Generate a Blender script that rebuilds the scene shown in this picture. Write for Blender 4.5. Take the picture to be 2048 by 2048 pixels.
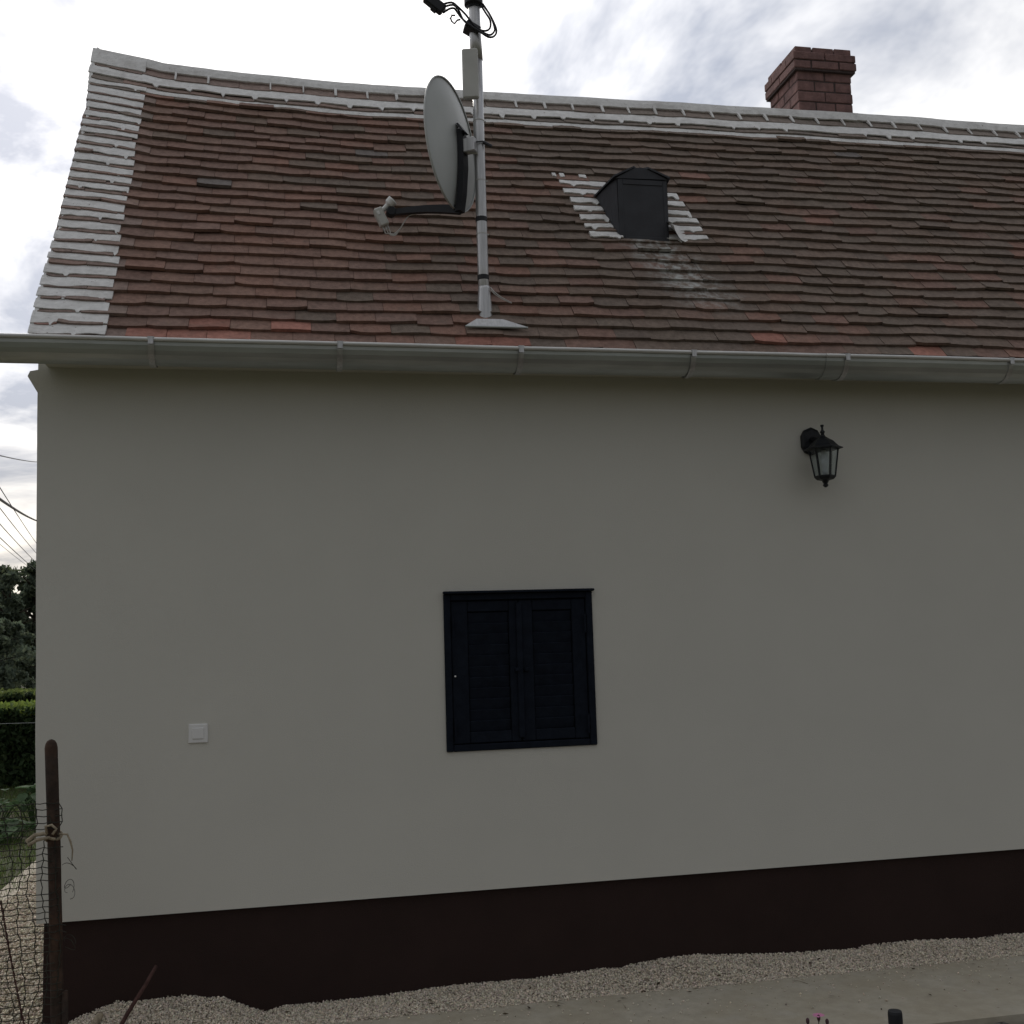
import bpy, math, random
import numpy as np
from mathutils import Vector, Matrix, noise
for o in list(bpy.data.objects): bpy.data.objects.remove(o)
rnd = random.Random(7); npr = np.random.default_rng(7)
sc = bpy.context.scene; col = sc.collection
R = math.radians
# ------------------------------------------------------------------ camera
cam = bpy.data.objects.new('camera', bpy.data.cameras.new('camera')); col.objects.link(cam); sc.camera = cam
pit, rol, yaw = R(6.421), R(1.735), R(11.414)
fw = Vector((math.sin(yaw)*math.cos(pit), math.cos(yaw)*math.cos(pit), math.sin(pit)))
rt = Vector((math.cos(yaw), -math.sin(yaw), 0)); up = rt.cross(fw)
rt2 = math.cos(rol)*rt-math.sin(rol)*up; up2 = math.sin(rol)*rt+math.cos(rol)*up
CAM = Vector((0, -5.1, 1.55))
cam.matrix_world = Matrix(((rt2.x, up2.x, -fw.x, CAM.x), (rt2.y, up2.y, -fw.y, CAM.y), (rt2.z, up2.z, -fw.z, CAM.z), (0, 0, 0, 1)))
cam.data.sensor_width = 36; cam.data.lens = 36*2200/2048; cam.data.clip_end = 2000; cam.data.clip_start = .05
# ------------------------------------------------------------------ sky and sun
SEL, SAZ = R(37), R(-7)                       # sun behind the house, a little left; azimuth from +Y towards +X
SUN = Vector((math.sin(SAZ)*math.cos(SEL), math.cos(SAZ)*math.cos(SEL), math.sin(SEL)))
W = bpy.data.worlds.new('World'); sc.world = W; W.use_nodes = True
nt = W.node_tree; N = nt.nodes; Lk = nt.links; N.clear()
def nd(t, **k):
    n = N.new(t)
    for a, b in k.items(): setattr(n, a, b)
    return n
def mth(op, a, b=None, c=None, clamp=False):
    n = nd('ShaderNodeMath', operation=op); n.use_clamp = clamp
    for i, v in enumerate((a, b, c)):
        if v is None: continue
        if isinstance(v, (int, float)): n.inputs[i].default_value = v
        else: Lk.new(v, n.inputs[i])
    return n.outputs[0]
tc = nd('ShaderNodeTexCoord').outputs['Generated']
dt_ = nd('ShaderNodeVectorMath', operation='DOT_PRODUCT'); Lk.new(tc, dt_.inputs[0]); dt_.inputs[1].default_value = SUN
s01 = mth('MULTIPLY_ADD', dt_.outputs['Value'], .5, .5, True)
glow = mth('MULTIPLY_ADD', mth('POWER', s01, 2.5), .85, .31)        # cloud deck brightens smoothly towards the sun
halo = mth('MULTIPLY', mth('POWER', s01, 28), .30)
sep = nd('ShaderNodeSeparateXYZ'); Lk.new(tc, sep.inputs[0])
zz = mth('ADD', mth('MAXIMUM', sep.outputs[2], 0), .22)
cmb = nd('ShaderNodeCombineXYZ'); Lk.new(mth('DIVIDE', sep.outputs[0], zz), cmb.inputs[0]); Lk.new(mth('DIVIDE', sep.outputs[1], zz), cmb.inputs[1])
cmb.inputs[2].default_value = 3.7
n1 = nd('ShaderNodeTexNoise'); n1.inputs['Scale'].default_value = 2.5; n1.inputs['Detail'].default_value = 6; n1.inputs['Roughness'].default_value = .6; n1.inputs['Distortion'].default_value = .35
Lk.new(cmb.outputs[0], n1.inputs['Vector'])
ramp = nd('ShaderNodeValToRGB'); Lk.new(n1.outputs['Fac'], ramp.inputs[0])
ramp.color_ramp.elements[0].position = .37; ramp.color_ramp.elements[0].color = (.33, .36, .43, 1)
ramp.color_ramp.elements[1].position = .63; ramp.color_ramp.elements[1].color = (1, .985, .97, 1)
m1 = nd('ShaderNodeMix', data_type='RGBA', blend_type='MULTIPLY'); m1.inputs[0].default_value = 1
g3 = nd('ShaderNodeCombineColor'); gl = mth('ADD', glow, halo)
for i in range(3): Lk.new(gl, g3.inputs[i])
Lk.new(ramp.outputs[0], m1.inputs[6]); Lk.new(g3.outputs[0], m1.inputs[7])
# warm band low over the horizon
warm = nd('ShaderNodeMix', data_type='RGBA', blend_type='MULTIPLY')
Lk.new(mth('SUBTRACT', 1, mth('MULTIPLY', sep.outputs[2], 4.5, clamp=True), clamp=True), warm.inputs[0])
Lk.new(m1.outputs[2], warm.inputs[6]); warm.inputs[7].default_value = (.95, .87, .74, 1)
sky = nd('ShaderNodeTexSky', sky_type='NISHITA', sun_disc=False, sun_elevation=SEL, sun_rotation=SAZ, air_density=1.0, dust_density=3.0)
cl = nd('ShaderNodeMix', data_type='RGBA', blend_type='MULTIPLY'); cl.inputs[0].default_value = 1
Lk.new(warm.outputs[2], cl.inputs[6]); cl.inputs[7].default_value = (12.5, 12.5, 12.5, 1)
mx = nd('ShaderNodeMix', data_type='RGBA'); mx.inputs[0].default_value = .93
Lk.new(sky.outputs[0], mx.inputs[6]); Lk.new(cl.outputs[2], mx.inputs[7])
bg = nd('ShaderNodeBackground'); bg.inputs[1].default_value = .08; Lk.new(mx.outputs[2], bg.inputs[0])
Lk.new(bg.outputs[0], nd('ShaderNodeOutputWorld').inputs[0])
sl = bpy.data.lights.new('sun', 'SUN'); sl.energy = .8; sl.angle = R(12); sl.color = (1, .94, .85)
so = bpy.data.objects.new('sun', sl); col.objects.link(so); so.rotation_euler = (-SUN).to_track_quat('-Z', 'Y').to_euler()
so.location = SUN*30
vs = sc.view_settings; vs.view_transform = 'Standard'; vs.look = 'None'; vs.exposure = .42; vs.gamma = 1; vs.use_curve_mapping = False

# ------------------------------------------------------------------ materials
MATS = {}
def mat(name, base, rough=.8, metal=0., var=.15, vscale=8., bump=0., bscale=60., tint=None, detail=4, spec=.3, attr=None, extra=None, stretch=None):
    m = bpy.data.materials.new(name); m.use_nodes = True; MATS[name] = m
    t = m.node_tree; b = t.nodes['Principled BSDF']; L = t.links
    b.inputs['Roughness'].default_value = rough; b.inputs['Metallic'].default_value = metal; b.inputs['Specular IOR Level'].default_value = spec
    co = t.nodes.new('ShaderNodeTexCoord'); geo = t.nodes.new('ShaderNodeNewGeometry')
    vec = geo.outputs['Position']
    if stretch:
        mp = t.nodes.new('ShaderNodeMapping'); mp.inputs['Scale'].default_value = stretch; L.new(vec, mp.inputs[0]); vec = mp.outputs[0]
    nz = t.nodes.new('ShaderNodeTexNoise'); nz.inputs['Scale'].default_value = vscale; nz.inputs['Detail'].default_value = detail; nz.inputs['Roughness'].default_value = .6
    L.new(vec, nz.inputs['Vector'])
    mr = t.nodes.new('ShaderNodeMapRange'); mr.inputs[1].default_value = .3; mr.inputs[2].default_value = .7; mr.inputs[3].default_value = 1-var; mr.inputs[4].default_value = 1+var
    L.new(nz.outputs['Fac'], mr.inputs[0])
    mul = t.nodes.new('ShaderNodeMix'); mul.data_type = 'RGBA'; mul.blend_type = 'MULTIPLY'; mul.inputs[0].default_value = 1
    if attr:
        a = t.nodes.new('ShaderNodeAttribute'); a.attribute_name = attr; L.new(a.outputs['Color'], mul.inputs[6])
    elif tint:
        mt = t.nodes.new('ShaderNodeMix'); mt.data_type = 'RGBA'; mt.inputs[6].default_value = (*base, 1); mt.inputs[7].default_value = (*tint, 1)
        n2 = t.nodes.new('ShaderNodeTexNoise'); n2.inputs['Scale'].default_value = vscale*.37; n2.inputs['Detail'].default_value = 5; L.new(vec, n2.inputs['Vector'])
        r2 = t.nodes.new('ShaderNodeMapRange'); r2.inputs[1].default_value = .42; r2.inputs[2].default_value = .66; L.new(n2.outputs['Fac'], r2.inputs[0])
        L.new(r2.outputs[0], mt.inputs[0]); L.new(mt.outputs[2], mul.inputs[6])
    else: mul.inputs[6].default_value = (*base, 1)
    cc = t.nodes.new('ShaderNodeCombineColor')
    for i in range(3): L.new(mr.outputs[0], cc.inputs[i])
    L.new(cc.outputs[0], mul.inputs[7])
    out = mul.outputs[2]
    if extra: out = extra(t, L, out, vec, a if attr else None)
    L.new(out, b.inputs['Base Color'])
    if bump:
        nb = t.nodes.new('ShaderNodeTexNoise'); nb.inputs['Scale'].default_value = bscale; nb.inputs['Detail'].default_value = 5; L.new(vec, nb.inputs['Vector'])
        bp = t.nodes.new('ShaderNodeBump'); bp.inputs['Strength'].default_value = min(1, bump); bp.inputs['Distance'].default_value = .004
        L.new(nb.outputs['Fac'], bp.inputs['Height']); L.new(bp.outputs[0], b.inputs['Normal'])
    return m
def relief(m, scale, dist, stretch=(1, 1, 1)):
    t = m.node_tree; L = t.links; b = t.nodes['Principled BSDF']; old = b.inputs['Normal'].links[0].from_socket
    g = t.nodes.new('ShaderNodeNewGeometry'); mp = t.nodes.new('ShaderNodeMapping'); mp.inputs['Scale'].default_value = stretch; L.new(g.outputs['Position'], mp.inputs[0])
    n = t.nodes.new('ShaderNodeTexNoise'); n.inputs['Scale'].default_value = scale; n.inputs['Detail'].default_value = 3; L.new(mp.outputs[0], n.inputs['Vector'])
    bp = t.nodes.new('ShaderNodeBump'); bp.inputs['Strength'].default_value = 1; bp.inputs['Distance'].default_value = dist
    L.new(n.outputs['Fac'], bp.inputs['Height']); L.new(old, bp.inputs['Normal']); L.new(bp.outputs[0], b.inputs['Normal'])
def patchmix(t, L, src, vec, colr, scale, lo, hi, amount=1., fac=None, detail=6):
    n = t.nodes.new('ShaderNodeTexNoise'); n.inputs['Scale'].default_value = scale; n.inputs['Detail'].default_value = detail; n.inputs['Roughness'].default_value = .65; L.new(vec, n.inputs['Vector'])
    r = t.nodes.new('ShaderNodeMapRange'); r.inputs[1].default_value = lo; r.inputs[2].default_value = hi; r.inputs[4].default_value = amount; L.new(n.outputs['Fac'], r.inputs[0])
    f = r.outputs[0]
    if fac is not None:
        mm = t.nodes.new('ShaderNodeMath'); mm.operation = 'MULTIPLY'; L.new(f, mm.inputs[0]); L.new(fac, mm.inputs[1]); f = mm.outputs[0]
    x = t.nodes.new('ShaderNodeMix'); x.data_type = 'RGBA'; L.new(f, x.inputs[0]); L.new(src, x.inputs[6]); x.inputs[7].default_value = (*colr, 1)
    return x.outputs[2]
def tile_extra(t, L, out, vec, a):
    out = patchmix(t, L, out, vec, (.19, .165, .14), 9, .52, .75, .3)       # grey lichen film
    out = patchmix(t, L, out, vec, (.26, .19, .07), 26, .66, .74, .45)       # yellowish lichen spots
    out = patchmix(t, L, out, vec, (.07, .06, .058), 5.5, .62, .78, .5)       # soot dark
    out = patchmix(t, L, out, vec, (.46, .47, .45), 24, .44, .64, .9, a.outputs['Alpha'])  # lime run-off
    return out
mat('tile', (.2, .13, .1), .9, var=.22, vscale=38, bump=.7, bscale=110, attr='tint', extra=tile_extra, spec=.15)
def mort_extra(t, L, out, vec, a):
    out = patchmix(t, L, out, vec, (.40, .38, .36), 7, .5, .75, .6)
    return patchmix(t, L, out, vec, (.18, .13, .11), 45, .64, .72, .8)
mat('mortar', (.72, .715, .70), .9, var=.10, vscale=30, bump=.8, bscale=70, extra=mort_extra, spec=.1)
mat('plaster', (.61, .60, .545), .92, var=.02, vscale=1.7, bump=.45, bscale=330, detail=2, spec=.12)
relief(MATS['plaster'], 5, .0009)
mat('plinth', (.031, .018, .0155), .8, var=.12, vscale=3, bump=.5, bscale=250, spec=.2)
mat('shutter', (.0098, .013, .0205), .75, var=.25, vscale=20, bump=.4, bscale=60, spec=.08)
mat('dormer_metal', (.034, .036, .043), .55, var=.2, vscale=12, bump=.2, bscale=30, spec=.4)
mat('galv', (.46, .48, .465), .36, .6, var=.14, vscale=5, bump=.12, bscale=14, tint=(.36, .385, .375), stretch=(.5, 3, 3))
mat('galv_highlight', (.62, .62, .60), .4, .25, var=.12, vscale=6, stretch=(.6, 3, 3))  # paler copy of galv; the gutter bead's highlight is painted in its base colour
mat('galv_dull', (.50, .50, .50), .36, .7, var=.14, vscale=14, stretch=(6, 6, .6))
mat('brick', (.25, .145, .135), .9, var=.28, vscale=20, bump=.8, bscale=90, tint=(.19, .115, .11))
mat('brick_joint', (.08, .06, .058), .95, var=.2, vscale=30, bump=.5)
mat('dish_paint', (.47, .49, .48), .45, var=.05, vscale=4, spec=.4)
mat('plastic_pale', (.52, .52, .49), .5, var=.05, vscale=10)
mat('plastic_white', (.75, .75, .74), .4, var=.02, vscale=10)
mat('black_plastic', (.02, .021, .025), .55, var=.15, vscale=30)
mat('dark_steel', (.045, .045, .05), .5, .3, var=.2, vscale=20)
mat('lantern_black', (.012, .014, .017), .45, var=.15, vscale=40, bump=.2, bscale=150)
mat('cable_black', (.03, .03, .035), .6, var=.1)
mat('cable_white', (.55, .54, .52), .6, var=.1)
mat('rust', (.062, .036, .024), .9, var=.4, vscale=22, bump=.8, bscale=120, tint=(.04, .028, .022))
mat('rust_rod', (.07, .035, .03), .9, var=.35, vscale=40, bump=.6, bscale=150)
mat('net', (.035, .034, .026), .8, var=.3, vscale=30)
mat('rope', (.33, .28, .20), .95, var=.3, vscale=60, bump=.8, bscale=200)
mat('gravel', (.4, .36, .3), .9, var=.25, vscale=60, attr='tint', spec=.15)
mat('gravel_bed', (.36, .315, .25), .95, var=.35, vscale=70, bump=1, bscale=90, tint=(.46, .41, .34))
def path_extra(t, L, out, vec, a):
    out = patchmix(t, L, out, vec, (.35, .305, .22), 2.2, .42, .7, .75)
    out = patchmix(t, L, out, vec, (.45, .42, .37), 5, .55, .75, .5)
    return patchmix(t, L, out, vec, (.12, .10, .07), 34, .66, .72, .8)
mat('path', (.42, .385, .31), .9, var=.12, vscale=16, bump=.45, bscale=90, extra=path_extra)
mat('soil', (.06, .042, .03), .95, var=.45, vscale=30, bump=1, bscale=60, tint=(.10, .075, .05))
mat('ground', (.05, .06, .025), .95, var=.4, vscale=3, bump=1, bscale=30, tint=(.07, .055, .035))
mat('stone', (.16, .145, .13), .9, var=.3, vscale=25, bump=.8, bscale=70)
mat('wood_pole', (.10, .085, .07), .9, var=.3, vscale=10, stretch=(4, 4, .4))
mat('bark', (.05, .04, .03), .95, var=.3, vscale=15, bump=1)
def leafmat(name, c1):
    m = mat(name, c1, .7, var=.2, vscale=5, attr='tint', spec=.25)
    t = m.node_tree; b = t.nodes['Principled BSDF']; o = t.nodes['Material Output']
    tr = t.nodes.new('ShaderNodeBsdfTranslucent'); ms = t.nodes.new('ShaderNodeMixShader'); ms.inputs[0].default_value = .45
    src = b.inputs['Base Color'].links[0].from_socket; t.links.new(src, tr.inputs[0])
    t.links.new(b.outputs[0], ms.inputs[1]); t.links.new(tr.outputs[0], ms.inputs[2]); t.links.new(ms.outputs[0], o.inputs[0])
leafmat('leaf', (.05, .08, .03))
mat('petal', (.55, .20, .36), .6, var=.1, vscale=40)
mat('stem', (.05, .09, .03), .7, var=.2)
mat('bud', (.10, .05, .06), .8, var=.2)
gm = bpy.data.materials.new('glass'); gm.use_nodes = True; MATS['glass'] = gm
gb = gm.node_tree.nodes['Principled BSDF']; gb.inputs['Base Color'].default_value = (.85, .9, .92, 1); gb.inputs['Roughness'].default_value = .12
gb.inputs['Transmission Weight'].default_value = 1; gb.inputs['IOR'].default_value = 1.2
mat('bulb', (.7, .7, .68), .35, var=.02)

# ------------------------------------------------------------------ mesh helpers
class MB:
    def __init__(s): s.v = []; s.f = []; s.c = []; s.cur = (1, 1, 1, 0)
    def vert(s, p): s.v.append(tuple(p)); s.c.append(s.cur); return len(s.v)-1
    def face(s, *i): s.f.append(tuple(i))
    def box(s, x0, x1, y0, y1, z0, z1, M=None, ch=0.):
        if ch > 0:
            a = []
            for X, Y, Z in ((x0, y0, z0), (x1, y0, z0), (x1, y1, z0), (x0, y1, z0), (x0, y0, z1), (x1, y0, z1), (x1, y1, z1), (x0, y1, z1)):
                sx = ch if X == x0 else -ch; sy = ch if Y == y0 else -ch; sz = ch if Z == z0 else -ch
                tri = [(X, Y+sy, Z+sz), (X+sx, Y, Z+sz), (X+sx, Y+sy, Z)]
                a.append([s.vert(M @ Vector(q) if M else q) for q in tri])
            F = s.face
            F(a[0][0], a[4][0], a[7][0], a[3][0]); F(a[1][0], a[2][0], a[6][0], a[5][0])
            F(a[0][1], a[1][1], a[5][1], a[4][1]); F(a[3][1], a[7][1], a[6][1], a[2][1])
            F(a[0][2], a[3][2], a[2][2], a[1][2]); F(a[4][2], a[5][2], a[6][2], a[7][2])
            for i, j, ax in ((0, 1, 0), (1, 2, 1), (2, 3, 0), (3, 0, 1), (4, 5, 0), (5, 6, 1), (6, 7, 0), (7, 4, 1), (0, 4, 2), (1, 5, 2), (2, 6, 2), (3, 7, 2)):
                k = [q for q in range(3) if q != ax]; F(a[i][k[0]], a[j][k[0]], a[j][k[1]], a[i][k[1]])
            for q in a: F(*q)
            return
        q = [s.vert(M @ Vector(p) if M else p) for p in ((x0, y0, z0), (x1, y0, z0), (x1, y1, z0), (x0, y1, z0), (x0, y0, z1), (x1, y0, z1), (x1, y1, z1), (x0, y1, z1))]
        for f in ((0, 3, 2, 1), (4, 5, 6, 7), (0, 1, 5, 4), (1, 2, 6, 5), (2, 3, 7, 6), (3, 0, 4, 7)): s.face(*[q[i] for i in f])
    def tube(s, pts, r, n=8, cap=True):
        pts = [Vector(p) for p in pts]; rs = r if isinstance(r, (list, tuple)) else [r]*len(pts)
        ref = Vector((0, 0, 1)); prev = None; rings = []
        for i, p in enumerate(pts):
            d = (pts[min(i+1, len(pts)-1)]-pts[max(i-1, 0)]).normalized()
            if prev is None:
                a = d.cross(ref if abs(d.z) < .9 else Vector((1, 0, 0))).normalized()
            else: a = (prev-d*prev.dot(d)).normalized()
            prev = a; b = d.cross(a)
            rings.append([s.vert(p+rs[i]*(math.cos(6.28318*k/n)*a+math.sin(6.28318*k/n)*b)) for k in range(n)])
        for i in range(len(rings)-1):
            for k in range(n): s.face(rings[i][k], rings[i][(k+1) % n], rings[i+1][(k+1) % n], rings[i+1][k])
        if cap: s.face(*rings[0][::-1]); s.face(*rings[-1])
    def lathe(s, prof, c, n=16, M=None, rot=0.):
        rings = []
        for r, z in prof: rings.append([s.vert((M @ Vector((r*math.cos(6.28318*k/n+rot), r*math.sin(6.28318*k/n+rot), z)) if M else Vector((r*math.cos(6.28318*k/n+rot), r*math.sin(6.28318*k/n+rot), z)))+Vector(c)) for k in range(n)])
        for i in range(len(rings)-1):
            for k in range(n): s.face(rings[i][k], rings[i][(k+1) % n], rings[i+1][(k+1) % n], rings[i+1][k])
        s.face(*rings[0][::-1]); s.face(*rings[-1])
    def grid(s, rows, closed=False):
        ids = [[s.vert(p) for p in r] for r in rows]
        for i in range(len(ids)-1):
            for j in range(len(ids[0])-1): s.face(ids[i][j], ids[i][j+1], ids[i+1][j+1], ids[i+1][j])
        return ids
    def build(s, name, m, parent=None, smooth=False, center=False):
        me = bpy.data.meshes.new(name); loc = Vector((0, 0, 0)); vv = s.v
        if center:
            loc = sum((Vector(p) for p in vv), Vector())/len(vv); vv = [tuple(Vector(p)-loc) for p in vv]
        me.from_pydata(vv, [], s.f)
        if any(c != (1, 1, 1, 0) for c in s.c[:1]):
            at = me.color_attributes.new('tint', 'FLOAT_COLOR', 'POINT'); at.data.foreach_set('color', [x for c in s.c for x in c])
        me.materials.append(MATS[m]); me.update()
        if smooth: me.polygons.foreach_set('use_smooth', [True]*len(me.polygons))
        o = bpy.data.objects.new(name, me); col.objects.link(o); o.parent = parent; o.location = loc
        return o
def npmesh(name, V, F, C, m, parent=None):
    me = bpy.data.meshes.new(name); nf, k = F.shape
    me.vertices.add(len(V)); me.vertices.foreach_set('co', V.astype(np.float32).ravel())
    me.loops.add(nf*k); me.loops.foreach_set('vertex_index', F.astype(np.int32).ravel())
    me.polygons.add(nf); me.polygons.foreach_set('loop_start', np.arange(nf, dtype=np.int32)*k)
    if C is not None:
        at = me.color_attributes.new('tint', 'FLOAT_COLOR', 'POINT'); at.data.foreach_set('color', C.astype(np.float32).ravel())
    me.update(calc_edges=True); me.validate(); me.materials.append(MATS[m])
    o = bpy.data.objects.new(name, me); col.objects.link(o); o.parent = parent
    return o
def tag(o, label, cat, group=None):
    o['label'] = label; o['category'] = cat
    if group: o['group'] = group
    return o
def empty(name, loc=(0, 0, 0)):
    o = bpy.data.objects.new(name, None); o.empty_display_size = .1; col.objects.link(o); return o
def struct(o): o['kind'] = 'structure'; return o
def stuff(o): o['kind'] = 'stuff'; return o
def nz(x, y=0., z=0.): return noise.noise(Vector((x, y, z)))
def lerp(a, b, t): return a+(b-a)*t

# ------------------------------------------------------------------ ground, path
m = MB(); m.box(-300, 300, -300, 400, -.6, -.05); struct(m.build('ground', 'ground'))
PATHY0, PATHY1 = -1.015, -.335
m = MB(); xs = np.linspace(-.05, 7, 90)
top = [[(x, y, .0+.004*nz(x*2, y*3, 4)) for x in xs] for y in np.linspace(PATHY0, PATHY1, 12)]
m.grid(top)
m.grid([[(x, PATHY0, -.08) for x in xs], [(x, PATHY0+.012*nz(x*4, 1)*0, .004*nz(x*2, PATHY0*3, 4)) for x in xs]])
struct(m.build('path', 'path', smooth=True))
m = MB(); m.grid([[(x, y, -.045+.02*nz(x*4, y*4)) for x in np.linspace(-1, 7, 80)] for y in np.linspace(-5.0, PATHY0+.0, 40)])
struct(m.build('flower_bed_soil', 'soil', smooth=True))
GX = [-1.3, -.94, -.886, -.814, -.742, -.666, -.603, -.465, -.375, -.306, -.254, -.188, -.129, -.056, .021, .371, .685, 1.078, 1.401, 1.483, 1.539, 1.714, 1.833, 1.997, 2.312, 2.685, 2.701, 3.01, 3.307, 3.481, 3.6, 6]
GZ = [-.02, -.003, .023, .046, .068, .062, .064, .07, .05, .048, .024, -.007, -.029, -.013, -.013, -.009, .008, .005, .021, .014, .027, .042, .046, .032, .013, .003, .013, .017, -.002, .005, -.001, 0]
def gz(x, y):
    """height of the gravel bed: heaped against the plinth, running out to the path"""
    hw = np.interp(x, GX, GZ)-.012
    k = np.clip((y+.31)/.31, 0, 1); k = k*k*(3-2*k)
    if np.ndim(x): left = np.clip((.35-x)/.5, 0, 1)
    else: left = min(1, max(0, (.35-x)/.5))
    k2 = np.clip((y+.9)/.9, 0, 1)
    k = k*(1-left)+np.maximum(k, k2*.9)*left
    base = -.006-.03*left*np.clip((-y-.3)/.5, 0, 1)
    out = base+(hw-base)*k
    beside = np.clip((-1.02-x)/.08, 0, 1)
    return out*(1-beside)+(-.02)*beside
m = MB(); m.grid([[(x, y, float(gz(x, y))-.012) for x in np.linspace(-1.0, 6, 200)] for y in np.linspace(-.345, .05, 14)])
struct(m.build('gravel_strip', 'gravel_bed', smooth=True))
m = MB(); m.grid([[(x, y, float(gz(x, y))-.012) for x in np.linspace(-1.0, .0, 40)] for y in np.linspace(-1.6, -.345, 24)])
m.grid([[(x, y, -.032) for x in (-1.92, -1.5, -1.0)] for y in np.linspace(-1.6, 8, 40)])
struct(m.build('gravel_yard', 'gravel_bed', smooth=True))
OCT_V = np.array([(1, 0, 0), (-1, 0, 0), (0, 1, 0), (0, -1, 0), (0, 0, 1), (0, 0, -1)], float)
OCT_F = np.array([(0, 2, 4), (2, 1, 4), (1, 3, 4), (3, 0, 4), (2, 0, 5), (1, 2, 5), (3, 1, 5), (0, 3, 5)])
def stones(name, x, y, z, size, parent=None, m='gravel', base=(.74, .66, .54), dark=.06):
    n = len(x); V = OCT_V[None]*(1+npr.uniform(-.35, .35, (n, 6, 1)))+npr.uniform(-.25, .25, (n, 6, 3))
    V = V*(size[:, None, None]*npr.uniform(.6, 1.15, (n, 1, 3)))
    a, b = npr.uniform(0, 6.28, n), npr.uniform(0, 6.28, n)
    ca, sa, cb, sb = np.cos(a), np.sin(a), np.cos(b), np.sin(b)
    X = V[..., 0]*ca[:, None]-V[..., 1]*sa[:, None]; Y = V[..., 0]*sa[:, None]+V[..., 1]*ca[:, None]
    Z = V[..., 2]; Y2 = Y*cb[:, None]-Z*sb[:, None]; Z2 = Y*sb[:, None]+Z*cb[:, None]
    V = np.stack([X+x[:, None], Y2+y[:, None], Z2+z[:, None]], -1).reshape(-1, 3)
    F = (OCT_F[None]+(np.arange(n)*6)[:, None, None]).reshape(-1, 3)
    br = npr.uniform(.72, 1.18, (n, 1)); br[npr.random((n, 1)) < dark] *= .45
    C = np.ones((n, 4)); C[:, :3] = np.array(base)*br*(1+npr.uniform(-.06, .06, (n, 3)))
    return stuff(npmesh(name, V, F, np.repeat(C, 6, 0), m, parent))
n = 75000
x = npr.uniform(-1.0, 4.6, n); y = -.325+.36*npr.random(n); y[:1500] = npr.uniform(-.40, -.325, 1500)
sel = (y > -.34+.02*np.sin(x*7)+.012*np.sin(x*23)) | ((np.arange(n) < 1500) & (npr.random(n) < .25)); x, y = x[sel], y[sel]
o = stones('gravel', x, y, gz(x, y)-.004+npr.uniform(-.004, .007, len(x)), npr.uniform(.0025, .0062, len(x)))
tag(o, 'pale crushed limestone gravel heaped along the foot of the plinth', 'gravel')
n = 26000
x = npr.uniform(-1.0, .25, n); y = npr.uniform(-1.2, -.31, n)
o = stones('gravel', x, y, gz(x, y)-.004+npr.uniform(-.004, .007, n), npr.uniform(.0032, .0075, n))
tag(o, 'pale gravel spread in front of the rusty fence post', 'gravel')
n = 30000
y = -1.2+5.6*npr.random(n)**1.3; edge = -1.84+.07*np.sin(y*2.3)+.05*np.sin(y*5.1); x = edge+npr.random(n)*(-1.0-edge)
o = stones('gravel', x, y, -.022+npr.uniform(-.006, .008, n), npr.uniform(.005, .012, n), base=(.56, .50, .40))
tag(o, 'pale gravel walk behind the netting beside the gable end', 'gravel')

n = 150
m = MB()
for k in range(n):
    x = rnd.uniform(-.7, 4.2); y = rnd.uniform(-.42, -.04) if k % 3 else rnd.uniform(-1.0, -.34); z = float(gz(x, y))+.006 if y > -.335 else .006
    a = rnd.uniform(0, 6.28); L_ = rnd.uniform(.006, .017) if k % 4 else rnd.uniform(.02, .05); w = L_*.35 if k % 4 else .0016; g_ = rnd.uniform(.6, 1.6); m.cur = (.07*g_, .052*g_, .032*g_, 0)
    d = Vector((math.cos(a), math.sin(a), rnd.uniform(-.1, .25))); q = Vector((-d.y, d.x, rnd.uniform(-.3, .3))); p = Vector((x, y, z))
    c = [m.vert(p-d*L_), m.vert(p+q*w-d*L_*.2+Vector((0, 0, .002))), m.vert(p+d*L_), m.vert(p-q*w)]; m.face(*c)
tag(stuff(m.build('leaf_litter', 'leaf')), 'dry leaf bits and twigs scattered over gravel and path', 'leaf litter')
n = 900
x = npr.uniform(0, 4.3, n); y = -.335-npr.random(n)**3*.4
o = stones('gravel', x, y, np.full(n, .004), npr.uniform(.002, .0055, n)); tag(o, 'stray gravel grains spilled onto the path edge', 'gravel')

# ------------------------------------------------------------------ house
house = empty('house'); tag(house, 'grey plastered cottage with brown plinth and old tiled roof', 'house')
PY = R(54.84); EY, EZ = -.22, 2.89
SRU = [-1.2, -1.08, -.777, -.70, -.386, .299, 1.333, 2.222, 3.06, 3.67, 4.30, 4.86, 7]
SRS = [2.57, 2.538, 2.445, 2.415, 2.372, 2.325, 2.338, 2.362, 2.378, 2.388, 2.384, 2.386, 2.39]
def SR(u): return float(np.interp(u, SRU, SRS))
def P(u, t, h=0.):
    s = -.05+t*(SR(u)+.05)
    h = h+.012*nz(u*1.1, t*4, 2)*(1-t)+.006*nz(u*3.1, t*9, 5)
    return Vector((u, EY+s*math.cos(PY)-h*math.sin(PY), EZ+s*math.sin(PY)+h*math.cos(PY)))
VG_T = [0, .04, .10, .21, .32, .46, .60, .73, .89, .96, 1.]
VG_U = [-1.083, -1.083, -1.085, -1.076, -1.062, -1.064, -1.059, -1.057, -1.086, -1.088, -1.079]
def VG(t): return float(np.interp(t, VG_T, VG_U))+.004*nz(t*60, 3)
UMAX = 5.6
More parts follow.
